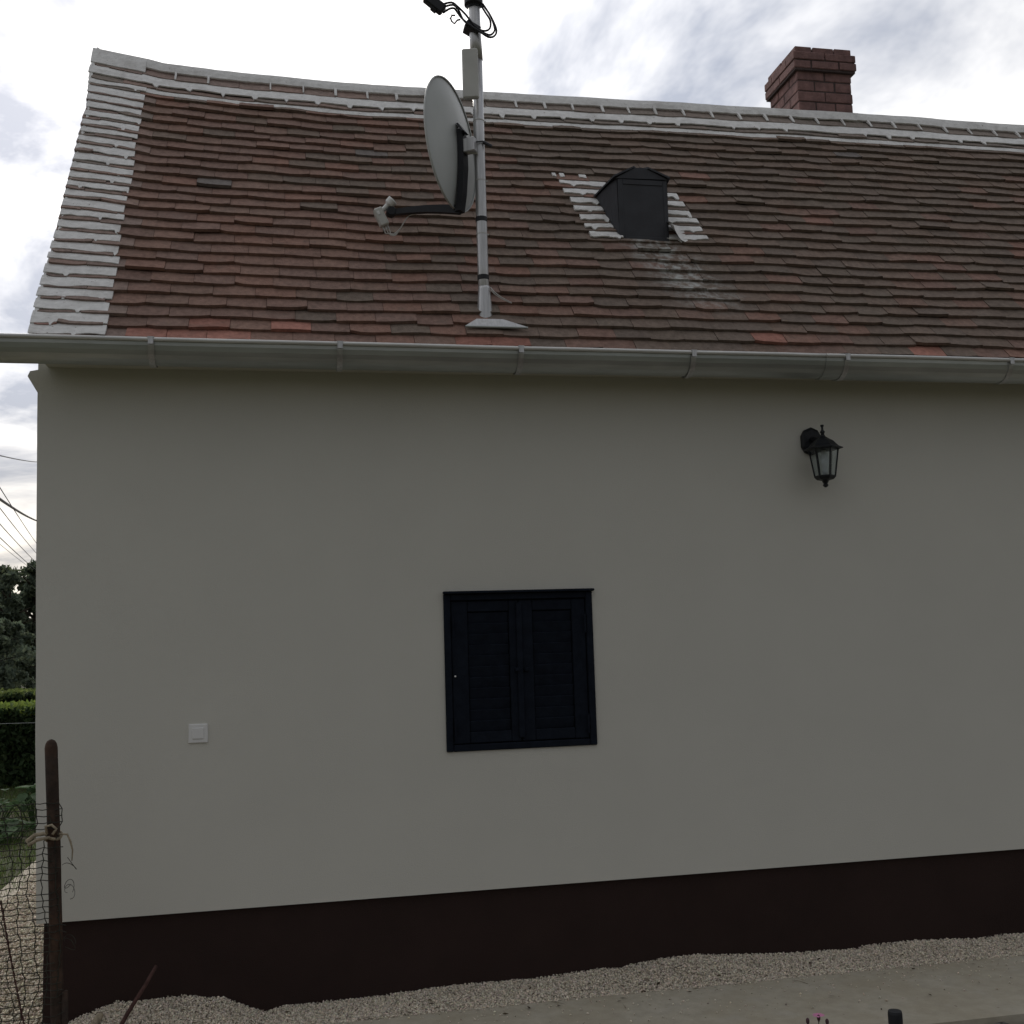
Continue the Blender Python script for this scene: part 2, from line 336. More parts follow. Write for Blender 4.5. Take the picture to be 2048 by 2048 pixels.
# plaster wall: front sheet with the window opening, returns round the gable and the back
WX0, WX1, WZ0, WZ1 = .692, 1.402, 1.029, 1.755
def cornerx(z): return float(np.interp(z, [.405, 1.2, 1.9, 2.685, 2.9], [-1.066, -1.082, -1.092, -1.10, -1.10]))+.002*nz(z*3, 8)
xs = sorted(set([0., .02]+list(np.linspace(.06, .95, 50))+[1.]))
zl = sorted(list(np.linspace(.405, WZ0, 9))+list(np.linspace(WZ0, WZ1, 9))[1:]+list(np.linspace(WZ1, 2.86, 12))[1:])
xl = sorted(list(np.linspace(-1.07, WX0, 24))+list(np.linspace(WX0, WX1, 9))[1:]+list(np.linspace(WX1, UMAX, 40))[1:])
m = MB(); ids = {}
for j, z in enumerate(zl):
    for i, xx in enumerate(xl):
        X = cornerx(z) if i == 0 else xx
        ids[i, j] = m.vert((X, .004*nz(X*.8, z*.8, 3), z))
for j in range(len(zl)-1):
    for i in range(len(xl)-1):
        cx, cz = (xl[i]+xl[i+1])/2, (zl[j]+zl[j+1])/2
        if WX0 < cx < WX1 and WZ0 < cz < WZ1: continue
        m.face(ids[i, j], ids[i+1, j], ids[i+1, j+1], ids[i, j+1])
for a, b in (((WX0, WZ0), (WX1, WZ0)), ((WX1, WZ0), (WX1, WZ1)), ((WX1, WZ1), (WX0, WZ1)), ((WX0, WZ1), (WX0, WZ0))):
    m.face(*[m.vert(p) for p in ((a[0], .0, a[1]), (b[0], .0, b[1]), (b[0], .12, b[1]), (a[0], .12, a[1]))])
# gable end and back
gl = [[(cornerx(z), yy, z) for yy in (0., .02, 1.2, 2.3)] for z in zl]; m.grid(gl)
m.face(*[m.vert(p) for p in ((-1.05, .02, 2.86), (-1.05, 2.3, 2.86), (-1.05, 1.16, 4.78))])
m.face(*[m.vert(p) for p in ((-1.07, 2.3, .4), (UMAX, 2.3, .4), (UMAX, 2.3, 2.86), (-1.07, 2.3, 2.86))])
m.face(*[m.vert(p) for p in ((-1.066, .0, .405), (UMAX, .0, .405), (UMAX, .2, .4), (-1.066, .2, .4))])
m.face(*[m.vert(p) for p in ((UMAX, 0, 0), (UMAX, 2.3, 0), (UMAX, 2.3, 2.86), (UMAX, 0, 2.86))])
m.build('wall', 'plaster', house)
m = MB(); m.box(-1.04, UMAX, .022, 2.28, -.15, .40); m.build('plinth', 'plinth', house)
m = MB()                                   # moulded shoulder at the gable corner
prof = [(-1.06, 2.84), (-1.06, 2.797), (-1.133, 2.782), (-1.143, 2.759), (-1.10, 2.685), (-1.078, 2.66), (-1.05, 2.84)]
fr = [m.vert((a, .001, b)) for a, b in prof]; bk = [m.vert((a, .5, b)) for a, b in prof]
m.face(*fr); m.face(*bk[::-1])
for i in range(len(prof)): m.face(fr[i], bk[i], bk[(i+1) % len(prof)], fr[(i+1) % len(prof)])
m.build('shoulder', 'plaster', house)
m = MB(); m.box(-1.058, UMAX, -.13, .02, 2.80, 2.835); m.build('eave_board', 'plaster', house)

# ---- roof
roof = MB()
us = np.linspace(-1.05, UMAX, 40)
roof.grid([[P(u, t, -.035) for u in us] for t in np.linspace(.02, 1, 10)])
def back(u, k): q = P(u, 1, -.035); return Vector((u, lerp(q.y, 2.55, k), lerp(q.z, 2.82, k)))
roof.grid([[back(u, k) for u in us] for k in np.linspace(0, 1, 6)])
roof = roof.build('roof', 'tile', house)
at = roof.data.color_attributes.new('tint', 'FLOAT_COLOR', 'POINT'); at.data.foreach_set('color', [.10, .08, .07, 0]*len(roof.data.vertices))
DT = .0334; THK = .0185
palette = [(.265, .168, .136), (.282, .168, .132), (.252, .164, .135), (.246, .162, .134), (.278, .176, .14), (.24, .16, .132), (.258, .172, .138)]
grey = [(.205, .160, .132), (.214, .162, .132), (.198, .156, .130), (.218, .165, .134), (.222, .164, .132), (.206, .163, .133)]
def stain_at(u, t):
    s = -.05+t*(SR(u)+.05)
    if s > .86: return 0.
    c = 1.87+(.80-s)*.42; w = .20+(.80-s)*.10
    k = max(0, 1-abs(u-c)/w)*max(0, min(1, (s-.2)/.28))
    return min(1, k*1.5)
def tile_mesh(m, u0, u1, tb, length, lift, tint, stain=0., nseg=4):
    m.cur = (*tint, stain)
    w = u1-u0; camb = rnd.uniform(-.0015, .0035); tw = rnd.uniform(-.002, .002); arc = rnd.uniform(.0, .0022)
    skew = rnd.uniform(-.0012, .0012)
    chip = rnd.choice([0, 0, 0, 0, 1, 2]); cs = rnd.uniform(.001, .004)
    def pt(k, j, th):
        x = k/nseg; tt = tb+length*j
        if j == 0: tt += -arc*(1-(2*x-1)**2)+skew*(x-.5)*2+.0007*nz(u0*31+x*6, tb*90)
        if j == 0 and ((chip == 1 and k == 0) or (chip == 2 and k == nseg)): tt += cs
        h = lift*(1-j)+.006*j+camb*(1-(2*x-1)**2)*(1-j*.6)+tw*(2*x-1)*(1-j)-th
        return P(u0+w*x, tt, h)
    def vt(k, j, th):
        m.cur = (*tint, stain_at(u0+w*k/nseg, tb+length*j*.6) if stain >= 0 else 0); return m.vert(pt(k, j, th))
    a = [[vt(k, j, 0) for k in range(nseg+1)] for j in (0, .5, 1)]
    b = [[vt(k, j, THK) for k in range(nseg+1)] for j in (0, 1)]
    for j in (0, 1):
        for k in range(nseg): m.face(a[j][k], a[j][k+1], a[j+1][k+1], a[j+1][k])
    for k in range(nseg): m.face(b[0][k], b[0][k+1], a[0][k+1], a[0][k])
    for k in range(nseg): m.face(b[0][k+1], b[0][k], b[1][k], b[1][k+1])
    m.face(b[0][0], a[0][0], a[1][0], a[2][0], b[1][0]); m.face(a[0][-1], b[0][-1], b[1][-1], a[2][-1], a[1][-1])
def inframe(p):
    v = p-CAM; d = v.dot(fw); return d > 0 and abs(v.dot(rt2)/d) < 1024/2200*1.01 and abs(v.dot(up2)/d) < 1024/2200*1.01
specs = []; joints = {}
rows = [(r*DT, 1.75*DT) for r in range(26)]+[(.867, .062), (.921, .06)]
for r, (tb, ln) in enumerate(rows):
    u = -1.075-.09*(r % 2)+rnd.uniform(-.02, .02); joints[r] = []
    if u < -1.07: u = -1.07-.0
    first = True
    while u < UMAX:
        w = rnd.uniform(.165, .19)
        if first and r % 2: w *= .5
        first = False; joints[r].append(u+w)
        q = rnd.random(); k = min(1, max(0, (u+.2)/1.8)); k2 = min(1, max(0, k*.85+.25*(tb-.3)))
        c = rnd.choice(grey) if rnd.random() < k2 else rnd.choice(palette)
        c = np.array(c)*rnd.uniform(.94, 1.05)*(.90-.04*k)
        if tb < .05 and rnd.random() < .16: c = np.array((.38, .185, .145))*rnd.uniform(.75, 1.05)
        elif rnd.random() < .006: c = np.array((.27, .16, .13))
        if u < -.72 and tb < .25: c = c*.95
        if rnd.random() < .003: c = np.array((.18, .16, .15))
        if u < -.86 or r >= 26: c = c*.80+np.array((.42, .40, .375))*.20
        lift = .035+rnd.uniform(-.003, .003)+(rnd.random() < .05)*.006
        tj = tb+rnd.uniform(-.0015, .0015)+(rnd.random() < .05)*rnd.uniform(-.007, .004)
        s0 = stain_at(u+w/2, tb)
        tt = (u+.0008, u+w-.0008, tj, ln, lift, tuple(c), s0*rnd.uniform(.6, 1))
        u += w
        cen = P(tt[0]+.09, tb, .03)
        if 1.70 < cen.x < 1.98 and .31 < tb < .45 and (P(cen.x, tb+.02).y > .30 and P(cen.x, tb+.02).y < .5): pass
        specs.append((cen, tt))
vis = sorted([i for i, (c, t_) in enumerate(specs) if inframe(c) and c.x > -.82], key=lambda i: (specs[i][0]-CAM).length)
big = set(vis[:298]); rest = MB()
for i, (c, t_) in enumerate(specs):
    if i in big:
        m = MB(); tile_mesh(m, *t_); m.build('tile', 'tile', roof, center=True)
    else: tile_mesh(rest, *t_)
stuff(rest.build('upper_tiles', 'tile', roof))
# lime mortar: bands painted over the rows at the verge, below the ridge and beside the dormer
def slab(m, ulist, lo, hi, hlo, hhi, th=.007):
    A, B, C2 = [], [], []
    for u in ulist:
        a, b = lo(u), hi(u); mid = (a+b)/2
        A.append(m.vert(P(u, a, hlo-th))); B.append(m.vert(P(u, a+.0006, hlo))); C2.append((m.vert(P(u, mid, (hlo+hhi)/2+.002+.003*nz(u*30, mid*70)))))
        C2[-1] = (C2[-1], m.vert(P(u, b, hhi)), m.vert(P(u, b, hhi-th-.01)))
    for i in range(len(ulist)-1):
        m.face(A[i], A[i+1], B[i+1], B[i]); m.face(B[i], B[i+1], C2[i+1][0], C2[i][0]); m.face(C2[i][0], C2[i+1][0], C2[i+1][1], C2[i][1]); m.face(C2[i][1], C2[i+1][1], C2[i+1][2], C2[i][2])
    for i in (0, -1): m.face(A[i], B[i], C2[i][0], C2[i][1], C2[i][2])
def dip(u, js, w=.011, seed=0):
    for j in js:
        jj = j+.004*nz(j*50, seed)
        ww = w*(1+.5*nz(j*17, seed))
        if abs(u-jj) < ww: return (1-(abs(u-jj)/ww)**6)*(.75+.5*nz(j*9, seed))
    return 0
for r in range(27):
    tb, ln = rows[r]; nx = rows[r+1][0]; d = nx-tb
    if r == 26: continue
    end = -.775+.022*nz(r*1.7, 9)
    st = VG(tb)-.004
    full = r in (1,) 
    js = [j+rnd.uniform(-.03, .03) for j in joints[r] if rnd.random() < .55]; sd = rnd.uniform(0, 90)
    frac = rnd.uniform(.19, .33)*(.25 if full else 1)
    lo = lambda u: tb+d*(frac+.22*nz(u*5, sd)+.08*nz(u*20, sd))-d*.30*dip(u, js, .008, sd)
    hi = lambda u: nx+d*.05+d*.05*nz(u*20, sd+5)
    m = MB(); slab(m, np.linspace(st, end, 60), lo, hi, .0362, .029, th=.004); m.build('mortar_band', 'mortar', roof)
m = MB(); ts = np.linspace(0, 1.0, 110)      # verge pointing seen edge-on at the gable
m.grid([[P(VG(t)+du-.006*nz(t*70, du*30, 4)*(1 if i in (0, 1, 2) else 0), t, hh+(.004*nz(t*45, i))) for i, (du, hh) in enumerate(((.020, .029), (.006, .034), (-.004, .02), (-.005, -.03), (.004, -.11), (.05, -.11)))] for t in ts])
m.build('verge_pointing', 'mortar', roof, smooth=True)
def band(t0, t1, h0, h1, u0, u1, js, depth, seed, wob=.0025, name='mortar_band', w=.013, hw=None):
    seg = 1.15; a = u0
    while a < u1:
        b = min(u1, a+seg); m = MB()
        slab(m, np.linspace(a, b, int((b-a)/.012)+2), lambda u: t0+wob*nz(u*7, seed)+wob*.5*nz(u*31, seed)-depth*dip(u, js, w, seed), lambda u: t1+.0012*nz(u*11, seed+3), h0, h1)
        m.build(name, 'mortar', roof); a = b
band(.846, .868, .030, .026, -.80, UMAX, [], 0, 1.3)
band(.884, .924, .039, .030, -.80, UMAX, [j for j in joints[26] if rnd.random() < .8], .016, 2.6, w=.010)
m = MB()
for j in joints[27]:
    if j < -.8 or j > UMAX-.1 or rnd.random() < .08: continue
    w_ = rnd.uniform(.004, .008); sl = rnd.uniform(-.008, .008)
    slab(m, np.linspace(j-w_, j+w_, 4), lambda u: .924+.002*nz(u*60, 2), lambda u: .962, .039, .0375, th=.004)
stuff(m.build('mortar_joints', 'mortar', roof))
band(.955, .986, .036, .046, -.80, UMAX, [], 0, 4.1, wob=.004)
m = MB(); slab(m, np.linspace(VG(.93)-.004, -.79, 30), lambda u: .885+.002*nz(u*9, 3), lambda u: .922, .036, .030); m.build('mortar_band', 'mortar', roof)
m = MB(); slab(m, np.linspace(VG(.95)-.004, -.79, 30), lambda u: .930+.002*nz(u*9, 5), lambda u: .986, .037, .046); m.build('mortar_band', 'mortar', roof)
# ridge tiles
u = -1.085; k = 0
while u < UMAX:
    w = rnd.uniform(.27, .31); m = MB(); br = rnd.uniform(.75, 1.1); m.cur = (.15*br, .12*br, .108*br, .25)
    lift = rnd.uniform(-.004, .006)
    for uu in [u, u+w]: pass
    ring = []
    for uu, rr in ((u, .093), (u+w*.5, .090), (u+w+.01, .086)):
        q = P(uu, 1, 0); c = Vector((uu, q.y+.058, q.z-.066+lift))
        ring.append([c+Vector((0, -rr*math.cos(a), rr*math.sin(a))) for a in np.linspace(-.25, math.pi+.25, 13)])
        ring[-1] += [c+Vector((0, -(rr-.014)*math.cos(a), (rr-.014)*math.sin(a))) for a in np.linspace(math.pi+.25, -.25, 13)]
        ring[-1].append(ring[-1][0])
    idr = m.grid(ring); m.face(*idr[0][:-1]); m.face(*idr[-1][:-1][::-1])
    m.build('ridge_tile', 'tile', roof, smooth=False); u += w
# mortar dabs lining the ridge tiles
m = MB(); uu = np.linspace(-1.09, UMAX, 420)
g = []
for i, u in enumerate(uu):
    q = P(u, 1, 0); rr = .097; c = Vector((u, q.y+.058, q.z-.066)); a1 = 1.12+.20*nz(u*5, 7)+.14*nz(u*19, 7)
    g.append([c+Vector((0, -(rr+.002*nz(u*40, a*9))*math.cos(a), (rr)*math.sin(a))) for a in np.linspace(-.32, a1, 9)]+[c+Vector((0, -(rr-.02)*math.cos(a1), (rr-.02)*math.sin(a1)))])
m.grid(g); m.build('ridge_pointing', 'mortar', roof, smooth=True)
# dormer pointing
LOS, LOU = [.80, .859, .945, 1.022, 1.105, 1.216, 1.29, 1.366, 1.448], [1.551, 1.555, 1.539, 1.529, 1.508, 1.491, 1.475, 1.459, 1.436]
LIS, LIU = [.80, .852, .96, 1.036, 1.128, 1.227, 1.30, 1.375], [1.73, 1.725, 1.69, 1.675, 1.67, 1.66, 1.69, 1.735]
RIS, RIU = [.85, .978, 1.061, 1.2, 1.32], [1.96, 1.96, 1.965, 1.97, 1.98]
ROS, ROU = [.84, .856, .963, 1.053, 1.133, 1.22, 1.301, 1.33], [2.205, 2.20, 2.188, 2.174, 2.161, 2.141, 2.12, 2.09]
for r in range(11, 20):
    tb = rows[r][0]; s = -.05+(tb+DT*.6)*(SR(1.7)+.05)
    for S0, U0, S1, U1, lim in ((LOS, LOU, LIS, LIU, 1.385), (RIS, RIU, ROS, ROU, 1.31)):
        if not .80 < s < lim: continue
        a, b = float(np.interp(s, S0, U0))+rnd.uniform(-.01, .01), float(np.interp(s, S1, U1))+rnd.uniform(-.008, .008)
        sd = rnd.uniform(0, 90); fr = rnd.uniform(.22, .38); js = joints[r]
        m = MB(); slab(m, np.linspace(a, b, 16), lambda u: tb+DT*(fr+.16*nz(u*14, sd)+.08*nz(u*40, sd))-DT*.30*dip(u, js, .012, sd), lambda u: tb+DT*1.03, .0385, .030); m.build('mortar_band', 'mortar', roof)
for a, b in ((1.432, 1.452), (1.475, 1.50), (1.585, 1.625)):
    tb = 18*DT; m = MB(); sd = rnd.uniform(0, 90); slab(m, np.linspace(a, b, 8), lambda u: tb+DT*(.35+.2*nz(u*40, sd)), lambda u: tb+DT*.95, .034, .027); m.build('mortar_band', 'mortar', roof)
m = MB()                                     # thick fillet against the right cheek
m.grid([[P(1.965+x*.11, t, .035+(1-x)**2*(.10-(t-.37)*1.1)+.004*nz(x*5, t*70)) for x in np.linspace(0, 1, 6)] for t in np.linspace(.368, .43, 9)])
m.build('mortar_fillet', 'mortar', roof, smooth=True)

# ---- chimney
chim = MB(); cx0, cx1, cy0, cy1 = 3.205, 3.582, 1.10, 1.50
chim.box(cx0+.004, cx1-.004, cy0+.004, cy1-.004, 4.4, 5.25); chim.box(cx0-.02, cx1+.02, cy0-.02, cy1+.02, 5.10, 5.19)
chim = chim.build('chimney', 'brick_joint', house)
def course(z, h, off, ins=0.):
    x0, x1, y0, y1 = cx0-off, cx1+off, cy0-off, cy1+off; W_ = .115
    def br(a0, a1, b0, b1):
        m = MB(); j = lambda: rnd.uniform(-.0025, .0025)
        m.box(a0+j(), a1+j(), b0+j(), b1+j(), z+j()*.5, z+h+j()*.5, ch=.004); m.build('brick', 'brick', chim, center=True)
    odd = int(z*1000/7) % 2
    return x0, x1, y0, y1, W_, br
zc = 4.55; ci = 0; g = .007
while zc < 5.235:
    if zc < 5.085: h, off = .0635, 0
    elif zc < 5.19: h, off = .050, .027
    else: h, off = .040, .006
    x0, x1, y0, y1 = cx0-off, cx1+off, cy0-off, cy1+off; bw = .115
    def br(a0, a1, b0, b1):
        m = MB(); j = lambda: rnd.uniform(-.0025, .0025)
        m.box(a0+j(), a1+j(), b0+j(), b1+j(), zc+j()*.4, zc+h+j()*.4, ch=.004); m.build('brick', 'brick', chim, center=True)
    if ci % 2:
        br(x0, (x0+x1)/2-g/2, y0, y0+bw); br((x0+x1)/2+g/2, x1, y0, y0+bw); br(x0, (x0+x1)/2-g/2, y1-bw, y1); br((x0+x1)/2+g/2, x1, y1-bw, y1)
        br(x0, x0+bw, y0+bw+g, y1-bw-g); br(x1-bw, x1, y0+bw+g, y1-bw-g)
    else:
        ym = (y0+y1)/2
        for xa, xb in ((x0, x0+bw), (x1-bw, x1)): br(xa, xb, y0, ym-g/2); br(xa, xb, ym+g/2, y1)
        br(x0+bw+g, x1-bw-g, y0, y0+bw); br(x0+bw+g, x1-bw-g, y1-bw, y1)
    zc += h+g; ci += 1
m = MB()
for k_ in range(16):
    X = lerp(cx0-.01, cx1+.02, k_/15); m.tube([(X-.03, cy0-.012+.006*nz(k_*2.), 4.773+.012*nz(k_*1.7)), (X+.03, cy0-.012+.006*nz(k_*3.), 4.773+.012*nz(k_*2.3))], .012+.008*nz(k_*1.9), 6)
stuff(m.build('mortar_collar', 'mortar', chim))

# ---- dormer (small black sheet-metal roof hatch)
dz0, dz1, dy = 3.585, 3.945, .25; da, db = 1.703, 1.975
m = MB(); m.box(da+.02, db-.02, dy+.003, dy+.03, dz0-.04, dz1-.01); dorm = m.build('dormer', 'dormer_metal', house)
def dpart(name, *a, **k):
    m = MB(); m.box(*a, ch=.002); m.build(name, 'dormer_metal', dorm)
dpart('frame', da, da+.028, dy, dy+.03, dz0-.04, dz1-.012); dpart('frame', db-.022, db, dy, dy+.03, dz0-.04, dz1-.012)
dpart('frame', da+.029, db-.023, dy-.001, dy+.028, dz1-.04, dz1-.012); dpart('frame', da+.029, db-.023, dy-.001, dy+.028, dz0, dz0+.035)
dpart('sill', da-.02, db+.05, dy-.03, dy+.03, dz0-.062, dz0-.041)
for s, X in (('cheek', 0), ('cheek', 1)):
    m = MB(); pts = []
    for k in np.linspace(0, 1, 7):            # flared cheek running back into the roof
        y = dy+.004+k*.27
        fl = .07*k**.7
        xt = (da-fl*1.0-.004) if X == 0 else (db+fl*.3+.004)
        xb = (da-fl*.95) if X == 0 else db+fl*.25
        zr = 2.89+(y+.22)/math.cos(PY)*math.sin(PY)-.02
        pts.append((Vector((xt, y, dz1-.012-.03*k)), Vector((xb, y, min(zr, dz1-.06)))))
    th = .006 if X == 0 else -.006
    m.grid([[p[0] for p in pts], [p[1] for p in pts]]); m.grid([[p[0]+Vector((th, 0, 0)) for p in pts], [p[1]+Vector((th, 0, 0)) for p in pts]])
    m.build('cheek', 'dormer_metal', dorm)
pk = Vector((1.832, dy-.012, 4.018)); el = Vector((da-.024, dy-.012, dz1+.002)); er = Vector((db+.016, dy-.012, dz1+.008))
bkp = Vector((1.80, .62, 4.012)); ebl = Vector((1.617, .515, 3.915)); ebr = Vector((2.02, .54, 3.93))
pl_ = Vector((1.795, dy-.008, 4.006)); pr_ = Vector((1.872, dy-.008, 4.004)); bl_ = Vector((1.77, .60, 4.0)); brr = Vector((1.88, .60, 4.0)); hp = Vector((1.833, dy+.05, 4.016)); hb = Vector((1.82, .62, 4.014))
def sheet(pts):
    m = MB(); dn = Vector((0, 0, -.010)); k = len(pts); t1 = [m.vert(p) for p in pts]; t2 = [m.vert(p+dn) for p in pts]
    m.face(*t1); m.face(*t2[::-1])
    for i in range(k): m.face(t1[i], t2[i], t2[(i+1) % k], t1[(i+1) % k])
    m.build('roof_sheet', 'dormer_metal', dorm)
sheet((el, pl_, bl_, ebl)); sheet((pl_, hp, hb, bl_)); sheet((hp, pr_, brr, hb)); sheet((pr_, er, ebr, brr))
m = MB(); q = [Vector((el.x+.012, dy-.002, el.z-.012)), Vector((er.x-.012, dy-.002, er.z-.012)), Vector((pr_.x, dy-.002, pr_.z-.011)), Vector((pk.x, dy-.002, 4.001)), Vector((pl_.x, dy-.002, pl_.z-.011))]
a = [m.vert(p) for p in q]; b = [m.vert(p+Vector((0, .03, 0))) for p in q]; m.face(*a); m.face(*b[::-1])
for i in range(5): m.face(a[i], b[i], b[(i+1) % 5], a[(i+1) % 5])
m.build('gable_board', 'dormer_metal', dorm)

# ---- gutter
GR, GYC, GZC = .090, -.212, 2.852
def gsec(x0, x1, r, n=14):
    m = MB(); pts = []
    rows_ = []
    nx = max(2, int((x1-x0)/.25))
    for x in np.linspace(x0, x1, nx):
        dz = -.006*(x/3)+.0025*nz(x*1.5, 3); pr = []
        for a in np.linspace(0, math.pi, n): pr.append((x, GYC-r*math.cos(a), GZC+dz-r*math.sin(a)))
        for a in np.linspace(math.pi, 0, n): pr.append((x, GYC-(r-.0025)*math.cos(a), GZC+dz-(r-.0025)*math.sin(a)))
        rows_.append(pr+[pr[0]])
    ids = m.grid(rows_); m.face(*ids[0][:-1]); m.face(*ids[-1][:-1][::-1])
    return m
gut = gsec(-1.50, 2.56, GR).build('gutter', 'galv', house, smooth=False)
gsec(2.54, UMAX, GR+.0032).build('gutter_length', 'galv', gut)
def bead(x0, x1, dr=0):
    m = MB(); m.tube([(x, GYC-GR-.004-dr, GZC-.006*(x/3)+.0025*nz(x*1.5, 3)+.003) for x in np.linspace(x0, x1, 20)], .0095, 8); m.build('rim_bead', 'galv_highlight', gut, smooth=True)
bead(-1.50, 2.56); bead(2.54, UMAX, .003)
m = MB(); c = [m.vert((-1.505, GYC-GR*math.cos(a), GZC-GR*math.sin(a))) for a in np.linspace(0, math.pi, 14)]; m.face(*c)
c = [m.vert((-1.502, GYC-GR*math.cos(a), GZC-GR*math.sin(a))) for a in np.linspace(0, math.pi, 14)]; m.face(*c[::-1]); m.build('end_cap', 'galv', gut)
for X in (-.583, .216, 1.033, 1.863, 2.648, 3.540, 4.4, 5.2):
    m = MB(); dz = -.006*(X/3); pr = []
    for a in np.linspace(-.12, math.pi, 18):
        pr.append((GYC-(GR+.0075)*math.cos(a), GZC+dz-(GR+.0075)*math.sin(a)))
    rows_ = [[(X-.0125, y, z) for y, z in pr], [(X+.0125, y, z) for y, z in pr]]
    inn = [(GYC+(y-GYC)*.965, GZC+(z-GZC)*.965) for y, z in pr]
    m.grid(rows_); m.grid([[(X+.0125, y, z) for y, z in pr], [(X+.0125, y, z) for y, z in inn]]); m.grid([[(X-.0125, y, z) for y, z in inn], [(X-.0125, y, z) for y, z in pr]])
    m.box(X-.0135, X+.0135, GYC-GR-.016, GYC-GR+.012, GZC+dz+.009, GZC+dz+.0125)
    m.box(X-.011, X+.011, GYC-GR-.0165, GYC-GR-.0125, GZC+dz-.02, GZC+dz+.009)
    m.build('bracket', 'galv_dull', gut)

# ---- shuttered window
m = MB(); m.box(WX0+.003, WX1-.003, .05, .11, WZ0+.003, WZ1-.003); win = m.build('window', 'shutter', house)
def wp(name, a, parent=None, ch=.003, mt='shutter', M=None):
    m = MB(); m.box(*a, ch=ch, M=M); return m.build(name, mt, parent or win)
wp('frame', (WX0-.002, WX0+.03, -.012, .05, WZ0, WZ1-.004)); wp('frame', (WX1-.03, WX1+.002, -.012, .05, WZ0, WZ1-.004))
wp('frame', (WX0+.031, WX1-.031, -.011, .05, WZ0, WZ0+.03)); wp('frame', (WX0+.031, WX1-.031, -.011, .05, WZ1-.034, WZ1-.004))
M = Matrix.Translation((0, 0, 0))
wp('drip_rail', (WX0-.004, WX1+.010, -.034, .0, WZ1-.003, WZ1+.009))
wp('stile', (.724, .802, .0, .035, WZ0+.033, WZ1-.037)); wp('stile', (.999, 1.0445, .0, .035, WZ0+.033, WZ1-.037))
wp('stile', (1.0475, 1.112, .0, .035, WZ0+.033, WZ1-.037)); wp('stile', (1.304, 1.370, .0, .035, WZ0+.033, WZ1-.037))
wp('cover_strip', (1.032, 1.060, -.012, -.001, WZ0+.05, WZ1-.05))
for xa, xb in ((.803, .998), (1.113, 1.303)):
    wp('rail', (xa, xb, .001, .034, WZ0+.034, WZ0+.085)); wp('rail', (xa, xb, .001, .034, WZ1-.088, WZ1-.038))
    nsl = 11; z0 = WZ0+.087; hh = (WZ1-.09-z0)/nsl
    for i in range(nsl):
        zc_ = z0+hh*(i+.5); M = Matrix.Translation((0, .018, zc_)) @ Matrix.Rotation(R(12), 4, 'X')
        wp('slat', (xa+.001, xb-.001, -.006, .006, -hh*.52, hh*.48), ch=.002, M=M)
for X, Z in ((.737, 1.60), (.737, 1.13), (1.368, 1.60), (1.368, 1.13)):
    m = MB(); m.tube([(X-.004, -.016, Z-.045), (X-.004, -.016, Z+.045)], .005, 8); m.build('hinge', 'shutter', win)
for X in (1.028, 1.074):
    m = MB(); m.lathe([(.010, 0), (.011, .004), (.006, .008), (.006, .02), (.012, .026), (.009, .034)], (X, .0, 1.392), 12, Matrix.Rotation(R(90), 4, 'X')); m.build('knob', 'shutter', win, smooth=True)
m = MB(); m.lathe([(.004, 0), (.0045, .004), (.002, .006)], (.7365, -.011, 1.372), 10, Matrix.Rotation(R(90), 4, 'X')); m.build('screw', 'plastic_white', win)

# ------------------------------------------------------------------ light switch
sw = empty('light_switch'); tag(sw, 'square white light switch on the grey plaster wall', 'light switch')
m = MB(); m.box(-.450, -.368, -.010, .002, 1.124, 1.206, ch=.003); m.build('plate', 'plastic_white', sw)
m = MB(); m.box(-.4345, -.3855, -.0145, -.010, 1.142, 1.190, Matrix.Translation((0, 0, 0)), ch=.002); m.build('rocker', 'plastic_white', sw)

# ------------------------------------------------------------------ wall lantern
la = empty('wall_lantern'); tag(la, 'black six-sided coach lantern mounted high on the wall', 'wall lamp')
LX, LY = 2.583, -.135
m = MB(); oc = []
for k, (a, b) in enumerate(((0, .073), (.036, .058), (.053, .028), (.053, -.028), (.036, -.056), (0, -.071), (-.036, -.056), (-.053, -.028), (-.053, .028), (-.036, .058))): oc.append((LX+a, 2.481+b))
f0 = [m.vert((a, -.0, b)) for a, b in oc]; f1 = [m.vert((a, -.016, b)) for a, b in oc]; f2 = [m.vert((LX+(a-LX)*.8, -.024, 2.481+(b-2.481)*.8)) for a, b in oc]
for i in range(10): j = (i+1) % 10; m.face(f0[i], f0[j], f1[j], f1[i]); m.face(f1[i], f1[j], f2[j], f2[i])
m.face(*f2); m.build('backplate', 'lantern_black', la)
m = MB(); m.tube([(LX, -.02, 2.485), (LX, -.05, 2.487), (LX, -.085, 2.478), (LX, LY+.02, 2.47)], [.016, .013, .013, .016], 10); m.build('arm', 'lantern_black', la, smooth=True)
m = MB(); m.lathe([(.069, 2.416), (.094, 2.421), (.094, 2.425), (.074, 2.434), (.062, 2.446), (.048, 2.462), (.028, 2.474), (.012, 2.486), (.010, 2.492)], (LX, LY, 0), 6, rot=R(30)); m.build('hood', 'lantern_black', la)
m = MB(); m.lathe([(.009, 2.49), (.008, 2.50), (.012, 2.505), (.012, 2.509), (.006, 2.516), (.005, 2.53), (.009, 2.538), (.008, 2.543), (.002, 2.544)], (LX, LY, 0), 12); m.build('finial', 'lantern_black', la, smooth=True)
HX = [(math.cos(R(60*k+30)), math.sin(R(60*k+30))) for k in range(6)]
